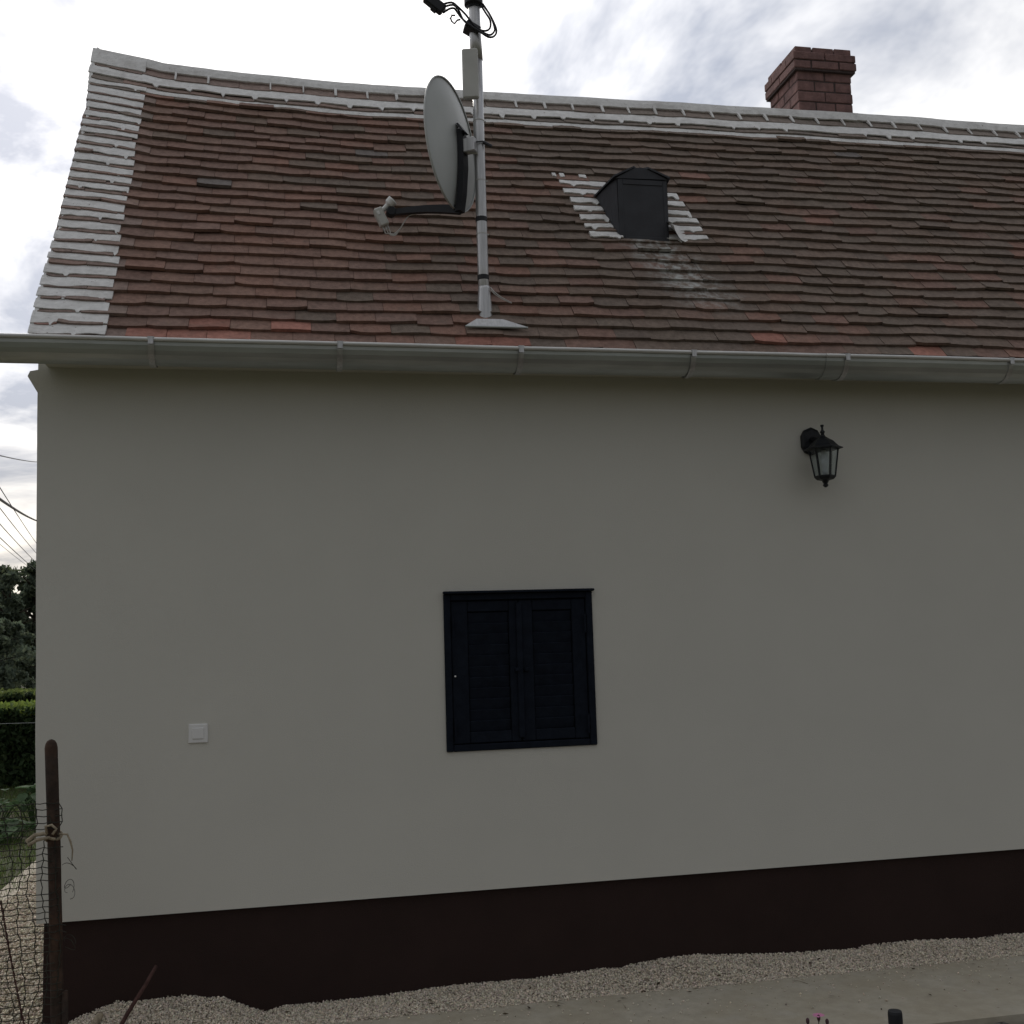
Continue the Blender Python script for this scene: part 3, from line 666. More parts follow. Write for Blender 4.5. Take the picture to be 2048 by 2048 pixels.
for k in range(6):
    a, b = HX[k]
    m = MB(); m.tube([(LX+a*.070, LY+b*.070, 2.418), (LX+a*.049, LY+b*.049, 2.285)], .0038, 6); m.build('glazing_bar', 'lantern_black', la)
    c, d = HX[(k+1) % 6]
    m = MB(); q = [(LX+a*.067, LY+b*.067, 2.416), (LX+c*.067, LY+d*.067, 2.416), (LX+c*.0465, LY+d*.0465, 2.286), (LX+a*.0465, LY+b*.0465, 2.286)]
    ctr = Vector((LX, LY, 2.35)); qq = [Vector(p) for p in q]; nn = (qq[1]-qq[0]).cross(qq[3]-qq[0]).normalized()*.0018
    f0 = [m.vert(p) for p in qq]; f1 = [m.vert(p+nn) for p in qq]; m.face(*f0[::-1]); m.face(*f1)
    for i in range(4): m.face(f0[i], f0[(i+1) % 4], f1[(i+1) % 4], f1[i])
    m.build('pane', 'glass', la)
m = MB(); m.lathe([(.053, 2.288), (.053, 2.283), (.044, 2.272), (.038, 2.268), (.016, 2.263), (.014, 2.256), (.009, 2.248), (.013, 2.243), (.013, 2.238), (.007, 2.232), (.002, 2.230)][::-1], (LX, LY, 0), 6, rot=R(30)); m.build('base', 'lantern_black', la)
m = MB(); m.lathe([(.012, 2.29), (.013, 2.31), (.020, 2.335), (.024, 2.36), (.020, 2.385), (.012, 2.405), (.012, 2.414)], (LX, LY, 0), 14); m.build('bulb', 'bulb', la, smooth=True)

# ------------------------------------------------------------------ antenna mast
ma = empty('antenna_mast'); tag(ma, 'galvanised steel mast rising through the tiled roof with flashing', 'mast')
MX, MY = .901, -.117
m = MB(); m.tube([(MX+.004, MY, 2.95), (MX, MY, 3.3), (MX-.001, MY, 3.9), (MX-.001, MY, 4.33)], .0262, 20); m.build('lower_pipe', 'galv_dull', ma, smooth=True)
m = MB(); m.tube([(MX-.001, MY, 4.331), (MX-.006, MY, 4.45), (MX-.012, MY, 4.85)], .029, 20); m.build('upper_pipe', 'galv_dull', ma, smooth=True)
m = MB(); m.lathe([(.042, 2.97), (.0395, 3.02), (.033, 3.13), (.0285, 3.185), (.0275, 3.198)], (MX+.003, MY, 0), 24); m.build('flashing_cone', 'galv_dull', ma, smooth=True)
m = MB()                                   # folded flashing plate lying on the tiles
def fp(u, t, h): return P(u, t, h)
a = [m.vert(p) for p in (fp(.795, .052, .046), fp(1.085, .052, .046), fp(.975, .070, .050), fp(.85, .070, .050))]
b = [m.vert(p) for p in (fp(.795, .052, .038), fp(1.085, .052, .038), fp(.975, .070, .04), fp(.85, .070, .04))]
m.face(*a); m.face(*b[::-1])
for i in range(4): m.face(a[i], b[i], b[(i+1) % 4], a[(i+1) % 4])
m.build('flashing_plate', 'galv_dull', ma)
m = MB(); m.tube([fp(.793, .050, .044), fp(1.087, .050, .044)], .006, 8); m.build('flashing_lip', 'galv', ma)
for z, X in ((3.527, MX-.001), (3.241, MX)):
    m = MB(); m.lathe([(.0262, -.012), (.0278, -.011), (.0278, .011), (.0262, .012)], (X, MY, z), 20); m.build('tape_band', 'black_plastic', ma)
for z in (3.455, 3.72, 4.02): 
    m = MB(); m.lathe([(.0264, -.0025), (.0274, -.002), (.0274, .002), (.0264, .0025)], (MX-.001, MY, z), 20); m.box(MX+.024, MX+.034, MY-.004, MY+.004, z-.003, z+.003); m.build('cable_tie', 'plastic_pale', ma)
m = MB(); m.lathe([(.030, 4.595), (.034, 4.605), (.046, 4.615), (.046, 4.66), (.030, 4.67)], (MX-.010, MY, 0), 18); m.build('top_clamp', 'black_plastic', ma)
m = MB(); m.box(MX-.055, MX+.02, MY-.042, MY+.03, 4.455, 4.495, Matrix.Translation((MX-.01, MY, 4.47)) @ Matrix.Rotation(R(28), 4, 'Y') @ Matrix.Translation((-MX, -MY, -4.47)), ch=.004); m.build('cable_clamp', 'dark_steel', ma)
m = MB(); m.tube([(.818, -.15, 4.515), (.803, -.15, 4.51), (.789, -.15, 4.491), (.775, -.15, 4.503), (.771, -.15, 4.518), (.778, -.15, 4.533), (.794, -.15, 4.534)], .0042, 6); m.build('hook', 'dark_steel', ma, smooth=True)
bx = empty('cable_box'); tag(bx, 'black antenna splitter box hanging left of the mast top', 'cable box')
M = Matrix.Translation((.700, -.16, 4.574)) @ Matrix.Rotation(R(38), 4, 'Y')
m = MB(); m.box(-.062, .045, -.02, .02, -.026, .026, M, ch=.006); m.build('housing', 'black_plastic', bx)
m = MB(); m.box(-.01, .02, -.016, .016, -.034, -.0265, M, ch=.002); m.build('boss', 'black_plastic', bx)
for pts, lab in (([(.735, -.16, 4.581), (.776, -.16, 4.593), (.803, -.16, 4.576), (.843, -.16, 4.537), (.882, -.16, 4.487), (.912, -.16, 4.464), (.942, -.155, 4.465), (.963, -.15, 4.484), (.966, -.145, 4.526), (.945, -.14, 4.567), (.922, -.14, 4.605)], 'black coaxial cable forming the inner loop at the mast top'),
            ([(.736, -.165, 4.563), (.783, -.165, 4.578), (.81, -.165, 4.55), (.829, -.165, 4.507), (.861, -.168, 4.478), (.911, -.168, 4.449), (.951, -.16, 4.431), (.981, -.155, 4.44), (.995, -.15, 4.473), (.98, -.145, 4.525), (.955, -.14, 4.576), (.933, -.135, 4.615)], 'black coaxial cable forming the widest lowest loop at the mast top'),
            ([(.735, -.155, 4.539), (.763, -.155, 4.561), (.788, -.155, 4.567), (.803, -.155, 4.549), (.823, -.158, 4.519), (.853, -.16, 4.492), (.902, -.16, 4.462), (.933, -.155, 4.452), (.963, -.15, 4.448), (.984, -.148, 4.469), (.985, -.145, 4.499), (.97, -.14, 4.551), (.947, -.135, 4.592), (.929, -.13, 4.618)], 'black coaxial cable forming the middle loop at the mast top')):
    cu = []
    for i in range(len(pts)-1):
        p0, p1, p2, p3 = [Vector(pts[max(0, min(len(pts)-1, i+k))]) for k in (-1, 0, 1, 2)]
        for t in (0, .33, .66): cu.append(.5*((2*p1)+(p2-p0)*t+(2*p0-5*p1+4*p2-p3)*t*t+(3*p1-p0-3*p2+p3)*t**3))
    cu.append(Vector(pts[-1])); m = MB(); m.tube(cu, .005, 6); tag(m.build('cable', 'cable_black', smooth=True), lab, 'cable', 'cables at the mast top')
for pts, lab in (([(.778, -.15, 4.533), (.748, -.15, 4.562)], 'upper thin wire from splitter box to hook'), ([(.771, -.15, 4.513), (.748, -.15, 4.524), (.727, -.15, 4.537)], 'lower thin wire from splitter box to hook')):
    m = MB(); m.tube(pts, .0012, 5); tag(m.build('wire', 'dark_steel'), lab, 'wire')
m = MB(); cu = [(MX+.03, MY-.02, 3.19), (MX+.045, MY-.03, 3.165), (.975, -.155, 3.14), (1.005, -.15, 3.125), (1.03, -.135, 3.12)]; m.tube(cu, .0025, 6); m.tube([(p[0]+.001, p[1], p[2]-.012+.002*i) for i, p in enumerate(cu)], .0022, 6)
tag(m.build('cable', 'cable_white', smooth=True), 'pale cable curling out right of the mast foot', 'cable')
pa = empty('panel_antenna'); tag(pa, 'pale flat panel antenna clamped to the upper mast', 'antenna')
m = MB(); m.box(.817, .893, -.195, -.165, 4.10, 4.348, Matrix.Translation((.855, -.18, 4.22)) @ Matrix.Rotation(R(-14), 4, 'Z') @ Matrix.Translation((-.855, .18, -4.22)), ch=.006); m.build('housing', 'plastic_pale', pa)
m = MB(); m.box(.86, .89, -.172, -.145, 4.17, 4.27, ch=.003); m.build('clamp', 'dark_steel', pa)
# ------------------------------------------------------------------ satellite dish
sd = empty('satellite_dish'); tag(sd, 'grey satellite dish seen from behind on the roof mast', 'satellite dish')
ang = R(34.5); e_ = R(-2.5); nh = Vector((-math.cos(ang), math.sin(ang), 0)); Zv = Vector((0, 0, 1))
n_ = nh*math.cos(e_)+Zv*math.sin(e_); u_ = Zv*math.cos(e_)-nh*math.sin(e_); s_ = u_.cross(n_).normalized()
DC = Vector((.764, -.08, 3.910)); RV, RH, DD = .326, .268, .045
m = MB(); NR, NA = 10, 48
def dpt(r, a, off): return DC+s_*(RH*r*math.cos(a))+u_*(RV*r*math.sin(a))-n_*(DD*(1-r*r)+off)
for off in (0, .003):
    g = [[dpt(r, 6.28318*k/NA, off) for k in range(NA+1)] for r in np.linspace(.001, 1, NR)]; m.grid(g)
rim = [[DC+s_*((RH+dx)*math.cos(a))+u_*((RV+dx)*math.sin(a))-n_*o_ for a in np.linspace(0, 6.28318, NA+1)] for dx, o_ in ((0, -.001), (.004, .0), (.006, .006), (.004, .012), (0, .010))]
m.grid(rim); m.build('reflector', 'dish_paint', sd, smooth=True)
def bpt(a, b, off): return DC+s_*a+u_*b-n_*off          # dish coordinates: right, up, behind
m = MB()
prof = [(.06, .02, .047), (.0, .026, .050), (-.13, .026, .046), (-.26, .024, .030), (-.345, .024, .012)]
L1 = [[bpt(-w, b, o_), bpt(w, b, o_), bpt(w, b, o_+.03), bpt(-w, b, o_+.03), bpt(-w, b, o_)] for b, w, o_ in prof]
ii = m.grid(L1); m.face(*ii[0][:4]); m.face(*ii[-1][:4][::-1]); m.build('back_bracket', 'black_plastic', sd)
m = MB(); q = [bpt(-.02, .09, .046), bpt(.02, .09, .046), bpt(.05, .03, .085), bpt(-.01, .03, .085)]; q2 = [p-n_*.012 for p in q]
a = [m.vert(p) for p in q]; b = [m.vert(p) for p in q2]; m.face(*a); m.face(*b[::-1])
for i in range(4): m.face(a[i], b[i], b[(i+1) % 4], a[(i+1) % 4])
m.build('bracket_wing', 'black_plastic', sd)
kb = bpt(0, -.03, .085); M = Matrix.Translation(kb) @ Matrix(((nh.x, s_.x, 0, 0), (nh.y, s_.y, 0, 0), (0, 0, 1, 0), (0, 0, 0, 1)))
m = MB(); m.box(-.05, .03, -.022, .022, -.035, .035, M, ch=.004); m.build('tilt_plate', 'galv_dull', sd)
m = MB(); m.tube([(kb.x-.005, kb.y-.005, kb.z+.01), (MX-.02, MY-.01, kb.z+.01)], .014, 10); m.tube([(kb.x, kb.y-.01, kb.z-.035), (MX-.015, MY-.02, kb.z-.035)], .006, 8); m.build('mast_arm', 'galv_dull', sd)
m = MB(); m.tube([(MX-.045, MY-.034, kb.z+.012), (MX+.01, MY-.036, kb.z+.020), (MX+.036, MY-.02, kb.z+.018)], .0035, 6); m.box(MX+.012, MX+.058, MY-.034, MY-.018, kb.z+.006, kb.z+.020, Matrix.Translation((MX+.03, MY, kb.z+.013)) @ Matrix.Rotation(R(25), 4, 'Y') @ Matrix.Translation((-MX-.03, -MY, -kb.z-.013)), ch=.003)
m.build('mast_clamp', 'dark_steel', sd)
A0 = bpt(0, -.335, .03); LN = Vector((.500, .07, 3.618))
m = MB(); dirv = (LN-A0).normalized(); side = dirv.cross(Zv).normalized(); upv = side.cross(dirv)
L1 = []
for k in (0, .25, .5, .75, 1.0):
    c = A0.lerp(LN, k)+Zv*(.010*math.sin(k*3.14)); w, h = .013, lerp(.021, .013, k)
    L1.append([c-side*w-upv*h, c+side*w-upv*h, c+side*w+upv*h, c-side*w+upv*h, c-side*w-upv*h])
ii = m.grid(L1); m.face(*ii[0][:4][::-1]); m.face(*ii[-1][:4]); m.build('feed_arm', 'black_plastic', sd)
m = MB(); m.lathe([(.020, -.022), (.024, -.018), (.024, .018), (.020, .022)], LN+Vector((-.012, 0, .002)), 14, Matrix.Rotation(R(90), 4, 'X')); m.build('feed_clamp', 'black_plastic', sd)
# feed head: box body, round horn looking back at the reflector
hd = (DC-Vector((.452, .07, 3.62))).normalized()
m = MB(); c0 = Vector((.455, .07, 3.632)); q = hd.to_track_quat('Z', 'Y').to_matrix().to_4x4()
m.lathe([(.012, -.02), (.013, .012), (.024, .022), (.026, .045), (.024, .050), (.004, .052)], c0+Vector((.008, 0, .012)), 18, q); lnb = m.build('feed_horn', 'plastic_white', sd, smooth=False)
M = Matrix.Translation((.436, .07, 3.595)) @ Matrix.Rotation(R(-24), 4, 'Y')
m = MB(); m.box(-.022, .022, -.024, .024, -.052, .040, M, ch=.005); m.build('feed_body', 'plastic_pale', sd)
m = MB(); m.box(-.013, -.001, -.0275, -.0245, .004, .022, M); m.build('sticker', 'plastic_white', sd)
for k in range(3):
    m = MB(); a = M @ Vector((-.012+.012*k, 0, -.050)); b = M @ Vector((-.012+.012*k, 0, -.072)); m.tube([a, b], .0045, 8); m.build('connector', 'galv_dull', sd)
    pts = [b, b+Vector((.006, 0, -.014)), Vector((.475+.004*k, .07, 3.512-.004*k)), Vector((.50+.004*k, .07, 3.512-.004*k)), Vector((.53, .06, 3.535)), Vector((.555, .05, 3.575)), Vector((.585, .035, 3.598)), Vector((.68, -.02, 3.592)), Vector((.76, -.07, 3.585))]
    cu = []
    for i in range(len(pts)-1):
        p0, p1, p2, p3 = [pts[max(0, min(len(pts)-1, i+j))] for j in (-1, 0, 1, 2)]
        for t in (0, .33, .66): cu.append(.5*((2*p1)+(p2-p0)*t+(2*p0-5*p1+4*p2-p3)*t*t+(3*p1-p0-3*p2+p3)*t**3))
    m = MB(); m.tube(cu, .0026, 6); m.build('feed_cable', 'cable_white', sd, smooth=True)

# ------------------------------------------------------------------ rusty fence post with netting
fe = empty('netting_fence'); tag(fe, 'sagging wire netting on a rusty pipe post at the wall corner', 'fence')
PX = lambda z: float(np.interp(z, [0, .3, .77, 1.2], [-.895, -.905, -.921, -.940])); FY = -.4
m = MB(); zs = list(np.linspace(-.1, 1.165, 22)); rr = [.0245+.0012*nz(z*9, 2) for z in zs]
m.tube([(PX(z), FY, z) for z in zs]+[(PX(1.18), FY, 1.182), (PX(1.19), FY, 1.193), (PX(1.2), FY, 1.198)], rr+[.021, .014, .004], 16); m.build('post', 'rust', fe, smooth=True)
m = MB(); m.tube([(-.868, FY-.012, -.1), (-.872, FY-.012, .24)], .0125, 10); m.build('stub_post', 'rust', fe, smooth=True)
m = MB(); NZr = 42; zt = .955
cols = [(-1.50+.047*k) for k in range(14)]
def npnt(c, r):
    """c: column, r: row from the top; stretched, slumping cells"""
    z = zt-r*.0243+.008*nz(c*.8, r*.35, 3)-.012*max(0, (5-c)/6)
    x = cols[c]+.012*math.sin(r*.30+c*.6)+.018*nz(c*.5, r*.22)+.0016*r*(1-c/20)-.02
    return Vector((x, FY-.026+.014*nz(c*.6, r*.3, 8), z))
for c in range(len(cols)):
    pts = [npnt(c, r)+Vector((.006*(r % 2-.5), 0, 0)) for r in range(NZr)]
    if c >= 12: pts = [p for i, p in enumerate(pts) if not (c == 13 and 9 < i < 13)]
    m.tube(pts, .0019, 4)
for r in range(NZr):
    last = len(cols) if rnd.random() < .55 else len(cols)-rnd.choice((1, 2))
    pts = []
    for c in range(last):
        p = npnt(c, r); pts.append(p)
        if c < last-1: q = npnt(c+1, r); pts.append((p+q)/2+Vector((0, 0, -.0035+.002*nz(c*3, r*3))))
    if rnd.random() < .3: pts.append(pts[-1]+Vector((rnd.uniform(.01, .035), -.01, rnd.uniform(-.01, .02))))
    m.tube(pts, .0018, 4)
m.build('netting', 'net', fe)
m = MB()
for ph in (0, 3.14): m.tube([(lerp(-1.105, -.995, k)+.0025*math.cos(k*60+ph), FY-.034+.0025*math.sin(k*60+ph), lerp(.60, .06, k)-.02*math.sin(k*3.1)) for k in np.linspace(0, 1, 60)], .0022, 5)
m.build('twisted_wire', 'rust_rod', fe)
m = MB()
for k in range(5): 
    a0 = rnd.uniform(0, 6); z0 = rnd.uniform(.38, .78); m.tube([(-.868+.022*math.cos(a0+t)+t*.004, FY-.02+.02*math.sin(t), z0+.02*math.sin(a0*2+t*1.3)+t*.006) for t in np.linspace(0, 5, 16)], .0012, 4)
stuff(m.build('loose_wire', 'net', fe))
m = MB()
th = 0; pts = [(PX(.83)+.0285*math.cos(t), FY+.0285*math.sin(t), .825+.006*math.sin(t*2)+.004*t) for t in np.linspace(-4.5, 2, 26)]
m.tube(pts, .006, 7)
m.tube([(PX(.84)-.02, FY-.03, .835), (-.955, FY-.035, .842), (-.985, FY-.04, .838), (-1.012, FY-.04, .818), (-1.006, FY-.045, .803), (-.975, FY-.045, .82), (-.93, FY-.038, .826)], [.006, .007, .008, .009, .008, .007, .005], 7)
m.tube([(PX(.86)-.018, FY-.03, .838), (PX(.86)-.022, FY-.035, .868), (PX(.86)+.0, FY-.036, .872), (PX(.86)+.018, FY-.036, .856), (PX(.86)+.004, FY-.036, .836)], .0055, 7)
m.tube([(PX(.83)+.02, FY-.025, .835), (-.868, FY-.03, .832), (-.856, FY-.03, .805), (-.848, FY-.028, .77), (-.85, FY-.028, .73)], [.005, .004, .004, .003, .002], 6)
tag(m.build('rope', 'rope', smooth=True), 'frayed beige rope knotted round the rusty fence post', 'rope')
m = MB(); m.tube([(-.73, -.33, -.03), (-.66, -.26, .09), (-.60, -.19, .175), (-.565, -.14, .232)], [.0085, .0085, .008, .007], 9); tag(m.build('iron_rod', 'rust_rod', smooth=True), 'thin rusty rod sticking slantwise out of the gravel', 'rod')
m = MB(); m.tube([(-.835, -.24, -.03), (-.81, -.19, .022), (-.786, -.15, .055), (-.778, -.138, .06)], [.015, .0155, .0145, .009], 10); tag(m.build('wood_stub', 'rope', smooth=True), 'short pale stub poking from the gravel near the post', 'stub')

# ------------------------------------------------------------------ vegetation beyond the gable
def leaves(name, pts, size, tints, parent=None, kind=None, upbias=0., long=1.6):
    n = len(pts); d = npr.normal(size=(n, 3)); d[:, 2] += upbias; d /= np.linalg.norm(d, axis=1)[:, None]
    e = npr.normal(size=(n, 3)); e -= d*(e*d).sum(1)[:, None]; e /= np.linalg.norm(e, axis=1)[:, None]
    s = (size*npr.uniform(.6, 1.3, n))[:, None]
    V = np.stack([pts-d*s*long*.5, pts+e*s*.42, pts+d*s*long*.5, pts-e*s*.42], 1).reshape(-1, 3)
    F = np.arange(n*4).reshape(n, 4)
    C = np.ones((n, 4)); C[:, :3] = np.array(tints)[npr.integers(0, len(tints), n)]*npr.uniform(.7, 1.3, (n, 1))
    o = npmesh(name, V, F, np.repeat(C, 4, 0), 'leaf', parent)
    return o
def tree(name, base, h, rad, n, lsize, tints, label, cat='tree', conic=False, seed=0, group=None):
    t = empty(name); tag(t, label, cat, group)
    r2 = random.Random(seed); m = MB(); bx_, by_ = base
    m.tube([(bx_, by_, -.1), (bx_+.1, by_, h*.4), (bx_, by_, h*.8)], [.04*h, .03*h, .008*h], 8)
    for k in range(9):
        a = r2.uniform(0, 6.28); z = h*r2.uniform(.25, .75); l = rad*.8
        m.tube([(bx_, by_, z), (bx_+l*.5*math.cos(a), by_+l*.5*math.sin(a), z+h*.08), (bx_+l*math.cos(a), by_+l*math.sin(a), z+h*.12)], [.012*h, .008*h, .003*h], 6)
    m.build('trunk', 'bark', t)
    cl_ = []
    for k in range(70):
        z = r2.uniform(.10, .97); a = r2.uniform(0, 6.28)
        prof = (1-z)*1.05+.05 if conic else math.sqrt(max(.02, 1-(2*max(z, .35)-1)**2*.96))*(1 if z > .35 else .8+.5*z)
        q = math.sqrt(r2.random())*prof*rad
        cl_.append((bx_+q*math.cos(a), by_+q*math.sin(a), z*h, r2.uniform(.10, .24)*rad))
    per = n//len(cl_); P_ = []
    for c in cl_:
        d = npr.normal(size=(per, 3)); d /= np.linalg.norm(d, axis=1)[:, None]; d *= (npr.random(per)**.45)[:, None]*c[3]; d[:, 2] *= .75
        P_.append(np.array(c[:3])+d)
    leaves('crown', np.concatenate(P_), lsize, tints, t, long=2.2 if conic else 1.5)
DKG = [(.11, .14, .10), (.13, .165, .11), (.095, .125, .095), (.16, .19, .12)]
MDG = [(.16, .20, .11), (.19, .22, .12), (.14, .17, .10)]
tree('broadleaf_tree', (-12.3, 45), 5.15, 2.0, 9000, .16, MDG+DKG, 'feathery broadleaf tree at the left edge behind the hedges', seed=1)
tree('conifer_tree', (-10.35, 43), 5.2, 1.5, 9000, .14, DKG, 'dark pointed conifer just left of the house corner', conic=True, seed=2)
tree('conifer_tree', (-10.95, 41.5), 4.65, 1.15, 7000, .13, DKG, 'lower dark conifer between the tall conifer and the broadleaf tree', conic=True, seed=5)
tree('bush', (-10.6, 34), 2.7, 1.9, 9000, .14, DKG, 'dark bush low under the trees behind the far hedge', 'bush', seed=3)
tree('bush', (-8.9, 30), 2.5, 1.5, 7000, .12, DKG, 'shadowed bush beside the house corner behind the far hedge', 'bush', seed=4)
def hedge(x0, x1, y0, y1, h, n, lsize, side, lit_topc, label):
    t = empty('hedge'); tag(t, label, 'hedge', 'clipped hedges beyond the gable')
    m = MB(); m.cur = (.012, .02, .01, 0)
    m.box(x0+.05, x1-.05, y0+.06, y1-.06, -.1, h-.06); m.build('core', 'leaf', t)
    k = int(n*.55); a = np.column_stack([npr.uniform(x0, x1, k), y0+npr.random(k)**2*.1+.02*np.sin(npr.uniform(0, 6, k)), npr.uniform(-.02, h, k)])
    leaves('side_leaves', a, lsize, side, t)
    k = n-k; xx = npr.uniform(x0, x1, k); b = np.column_stack([xx, npr.uniform(y0, y1, k), h-.06+.10*npr.random(k)**2+.03*np.sin(xx*9)*np.sin(xx*3.7)])
    leaves('lit_top_leaves', b, lsize*.95, lit_topc, t, upbias=.6)  # top leaves tinted lighter and yellower: light from behind put into their colour
hedge(-4.6, -1.6, 9.0, 9.9, .87, 14000, .05, [(.05, .085, .035), (.04, .07, .03), (.065, .095, .04)], [(.17, .24, .05), (.21, .27, .06), (.14, .20, .05)], 'nearer clipped hedge with backlight painted yellow-green into its top')
hedge(-6.4, -2.6, 13.2, 14.0, .90, 12000, .06, [(.05, .08, .035), (.04, .065, .03)], [(.15, .19, .06), (.18, .22, .065), (.12, .16, .05)], 'farther clipped hedge below the dark trees')
m = MB(); m.tube([(-5, 8.6, .745), (-3.2, 8.6, .725), (-1.6, 8.6, .70)], .0022, 5); tag(m.build('fence_wire', 'galv'), 'thin pale wire stretched across in front of the nearer hedge', 'wire')
def leafplant(x, y, h, w, n, label):
    t = empty('leafy_plant'); tag(t, label, 'plant', 'leafy garden plants')
    m = MB(); pts = []; r2 = random.Random(int(x*100))
    for k in range(n):
        a = r2.uniform(0, 6.28); q = r2.random()**.6*w; z = h*(1-.5*(q/w)**2)*r2.uniform(.55, 1)
        tip = Vector((x+q*math.cos(a), y+q*math.sin(a), z)); m.tube([(x+q*.3*math.cos(a), y+q*.3*math.sin(a), -.05), (x+q*.7*math.cos(a), y+q*.7*math.sin(a), z*.7), tip], .004, 4); pts.append(tip)
    m.build('stems', 'stem', t)
    b = MB(); 
    for p in pts:
        g_ = r2.uniform(.7, 1.4); b.cur = (.07*g_, .115*g_, .055*g_, 0)
        a = r2.uniform(0, 6.28); d = Vector((math.cos(a), math.sin(a), r2.uniform(-.5, .3))).normalized(); s = d.cross(Zv).normalized(); L_ = r2.uniform(.08, .14); nn = s.cross(d)
        prof = [(0, .02), (.2, .33), (.45, .42), (.75, .28), (1, .02)]
        b.grid([[p+d*L_*k+s*L_*w_*j-nn*(L_*.25*k*k)+nn*L_*.10*abs(j) for j in (-1, 0, 1)] for k, w_ in prof])
    b.build('leaves', 'leaf', t)
leafplant(-2.33, 6.0, .34, .30, 46, 'leafy garden plant right against the house edge below the hedge')
leafplant(-2.75, 6.3, .25, .30, 40, 'lower leafy garden plant left of the taller one')
leafplant(-2.35, 5.0, .14, .3, 34, 'low creeping plant at the grass edge in front of the leafy plants')
n = 26000
y = npr.uniform(2.2, 9, n); x = -1.83-npr.random(n)*2.6+.05*np.sin(y*2.3); hh = npr.uniform(.02, .065, n)
a = npr.uniform(0, 6.28, n); w = .004
dx, dy_ = np.cos(a)*w, np.sin(a)*w; ln = npr.uniform(-.4, .4, (2, n))*hh
V = np.stack([np.column_stack([x-dx, y-dy_, np.full(n, -.055)]), np.column_stack([x+dx, y+dy_, np.full(n, -.055)]), np.column_stack([x+ln[0], y+ln[1], hh-.05])], 1).reshape(-1, 3)
C = np.ones((n, 4)); C[:, :3] = np.array([(.08, .13, .035), (.10, .15, .04), (.11, .12, .05)])[npr.integers(0, 3, n)]*npr.uniform(.6, 1.2, (n, 1))
tag(stuff(npmesh('grass', V, np.arange(3*n).reshape(n, 3), np.repeat(C, 3, 0), 'leaf')), 'short green grass at the edge of the gravel walk', 'grass')
# power line: pole mostly behind the corner, wires running to the upper left
po = empty('utility_pole'); tag(po, 'wooden power pole just behind the house corner, insulators peeking out', 'utility pole')
m = MB(); m.tube([(-7.3, 30, -.1), (-7.3, 30, 7.6)], [.13, .09], 10); m.build('pole', 'wood_pole', po)
for z in (4.72, 4.43, 4.29, 4.13, 3.93):
    m = MB(); m.tube([(-7.3, 30, z-.05), (-7.48, 29.98, z-.04), (-7.5, 29.97, z+.03)], .018, 6); m.build('insulator', 'dark_steel', po)
PW = [((-4.189, 12, 4.444), (-7.40, 30, 7.217), .010, .10, 'top wire sloping gently left of the house wall'), ((-4.176, 12, 3.822), (-7.40, 30, 5.38), .022, .16, 'thick sagging cable left of the house wall'),
      ((-4.144, 12, 3.895), (-7.49, 30, 4.70), .007, .06, 'steepest thin wire crossing the thick cable'), ((-4.173, 12, 3.652), (-7.49, 30, 4.41), .007, .06, 'thin wire running just below the steepest one'),
      ((-4.168, 12, 3.417), (-7.49, 30, 4.14), .007, .06, 'thin wire third down at the house corner'), ((-4.164, 12, 3.219), (-7.49, 30, 3.92), .007, .06, 'thin wire second from the treetops'), ((-4.162, 12, 3.117), (-7.6, 30, 3.95), .004, .05, 'faint lowest wire just above the treetops')]
for a, b, r, sag, lab in PW:
    a, b = Vector(a), Vector(b); a2 = a+(a-b)*.35
    m = MB(); m.tube([a2.lerp(b, k)-Zv*(sag*4*k*(1-k)*.5) for k in np.linspace(0, 1, 24)], r, 5); tag(m.build('power_line', 'dark_steel'), lab, 'power line', 'power lines')

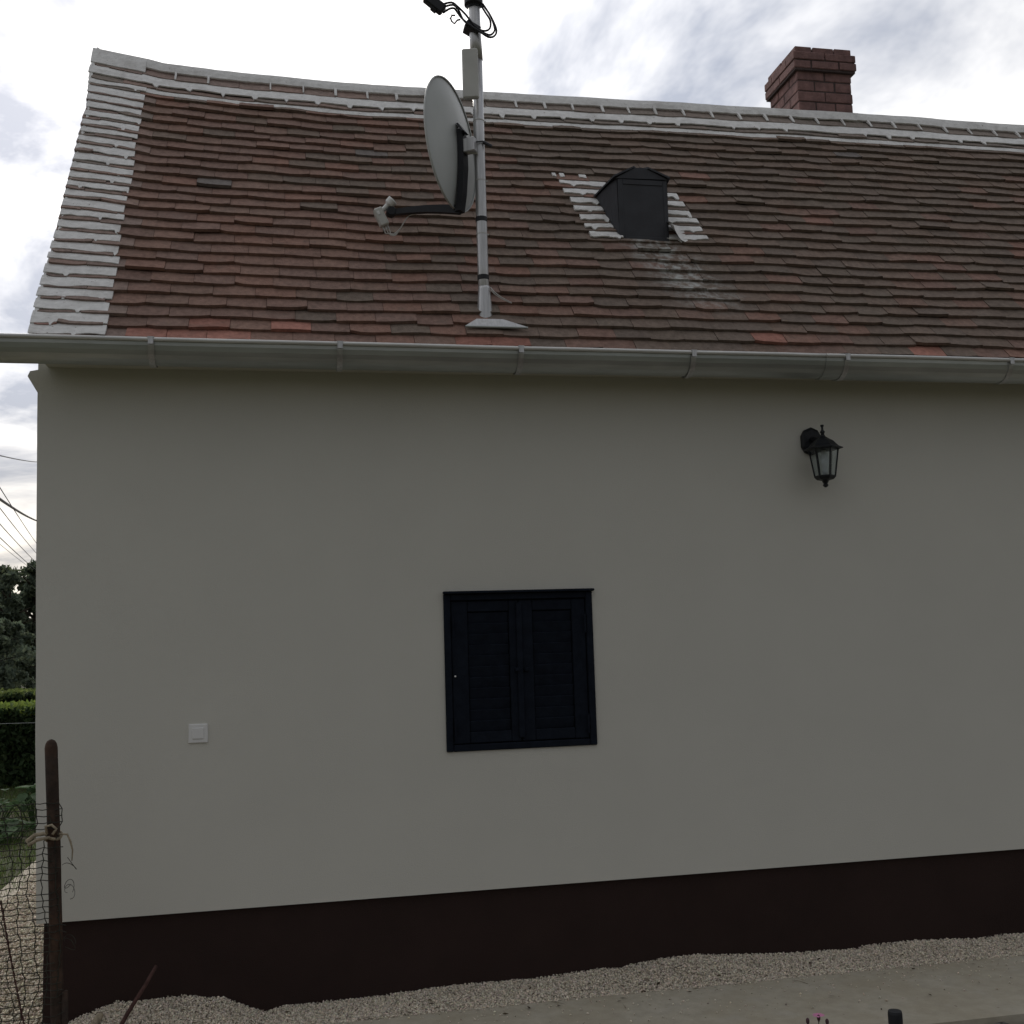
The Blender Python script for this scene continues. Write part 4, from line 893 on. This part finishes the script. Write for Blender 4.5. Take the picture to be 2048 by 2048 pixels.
# ------------------------------------------------------------------ flower bed corner
for i, (X, Y, Z, op, lab) in enumerate(((1.639, -1.6, .279, 0, 'leftmost brown flower bud on a thin stem at the bottom edge'), (1.678, -1.6, .285, 1, 'open pink flower between two buds at the bottom edge'), (1.707, -1.6, .270, 0, 'right-hand brown flower bud on a thin stem at the bottom edge'))):
    t = empty('flower'); tag(t, lab, 'flower', 'flowers in the bed')
    m = MB(); m.tube([(X+.01, Y, -.06), (X-.004, Y+.01, .12), (X, Y, Z-.012)], .0016, 5); m.build('stem', 'stem', t)
    m = MB(); m.lathe([(.002, -.014), (.0055, -.006), (.006, .001), (.004, .006), (.001, .008)], (X, Y, Z-.004), 10); m.build('calyx', 'bud', t)
    if op:
        for k in range(9):
            a = 6.28*k/9; d = Vector((math.cos(a), math.sin(a), .35+.1*nz(k*3.1))).normalized(); s = d.cross(Zv).normalized(); L_ = .021
            b = MB(); p0 = Vector((X, Y, Z)); b.grid([[p0+d*L_*q+s*w_*j-Zv*(.004*q*q) for j in (-1, 0, 1)] for q, w_ in ((.1, .0015), (.5, .004), (.85, .0045), (1, .0025))]); b.build('petal', 'petal', t)
gl_ = empty('garden_light'); tag(gl_, 'dark capped garden stake light at the bottom edge by the path', 'garden light')
m = MB(); m.lathe([(.020, .226), (.0232, .228), (.0232, .268), (.0215, .276), (.006, .279)], (1.951, -1.6, 0), 24); m.build('cap', 'black_plastic', gl_)
m = MB(); m.lathe([(.0165, .14), (.0165, .2255)], (1.951, -1.6, 0), 20); m.build('lens', 'plastic_pale', gl_)
m = MB(); m.tube([(1.951, -1.6, -.08), (1.951, -1.6, .139)], .008, 10); m.build('stake', 'black_plastic', gl_)
for i in range(9):
    X = 2.46+i*.12+rnd.uniform(-.02, .02); s = rnd.uniform(.035, .06); m = MB(); r_ = 9
    g = []
    for j in range(7):
        th_ = math.pi*j/6; g.append([(X+s*1.2*math.sin(th_)*math.cos(a)*(1+.18*nz(math.cos(a)*2+i*5, th_*2)), PATHY0-.05+rnd.uniform(0, .003)+s*.75*math.sin(th_)*math.sin(a)*(1+.15*nz(a*2, i*3.)), -.05+s*.75*math.cos(th_)*(1+.2*nz(th_*3, a, i))) for a in np.linspace(0, 6.28318, 10)])
    m.grid(g); place = ('first', 'second', 'third', 'fourth', 'fifth', 'sixth', 'seventh', 'eighth', 'ninth')[i]
    tag(m.build('edging_stone', 'stone', center=True), f'rough grey edging stone beside the path, {place} from the garden light', 'stone', 'edging stones by the path')
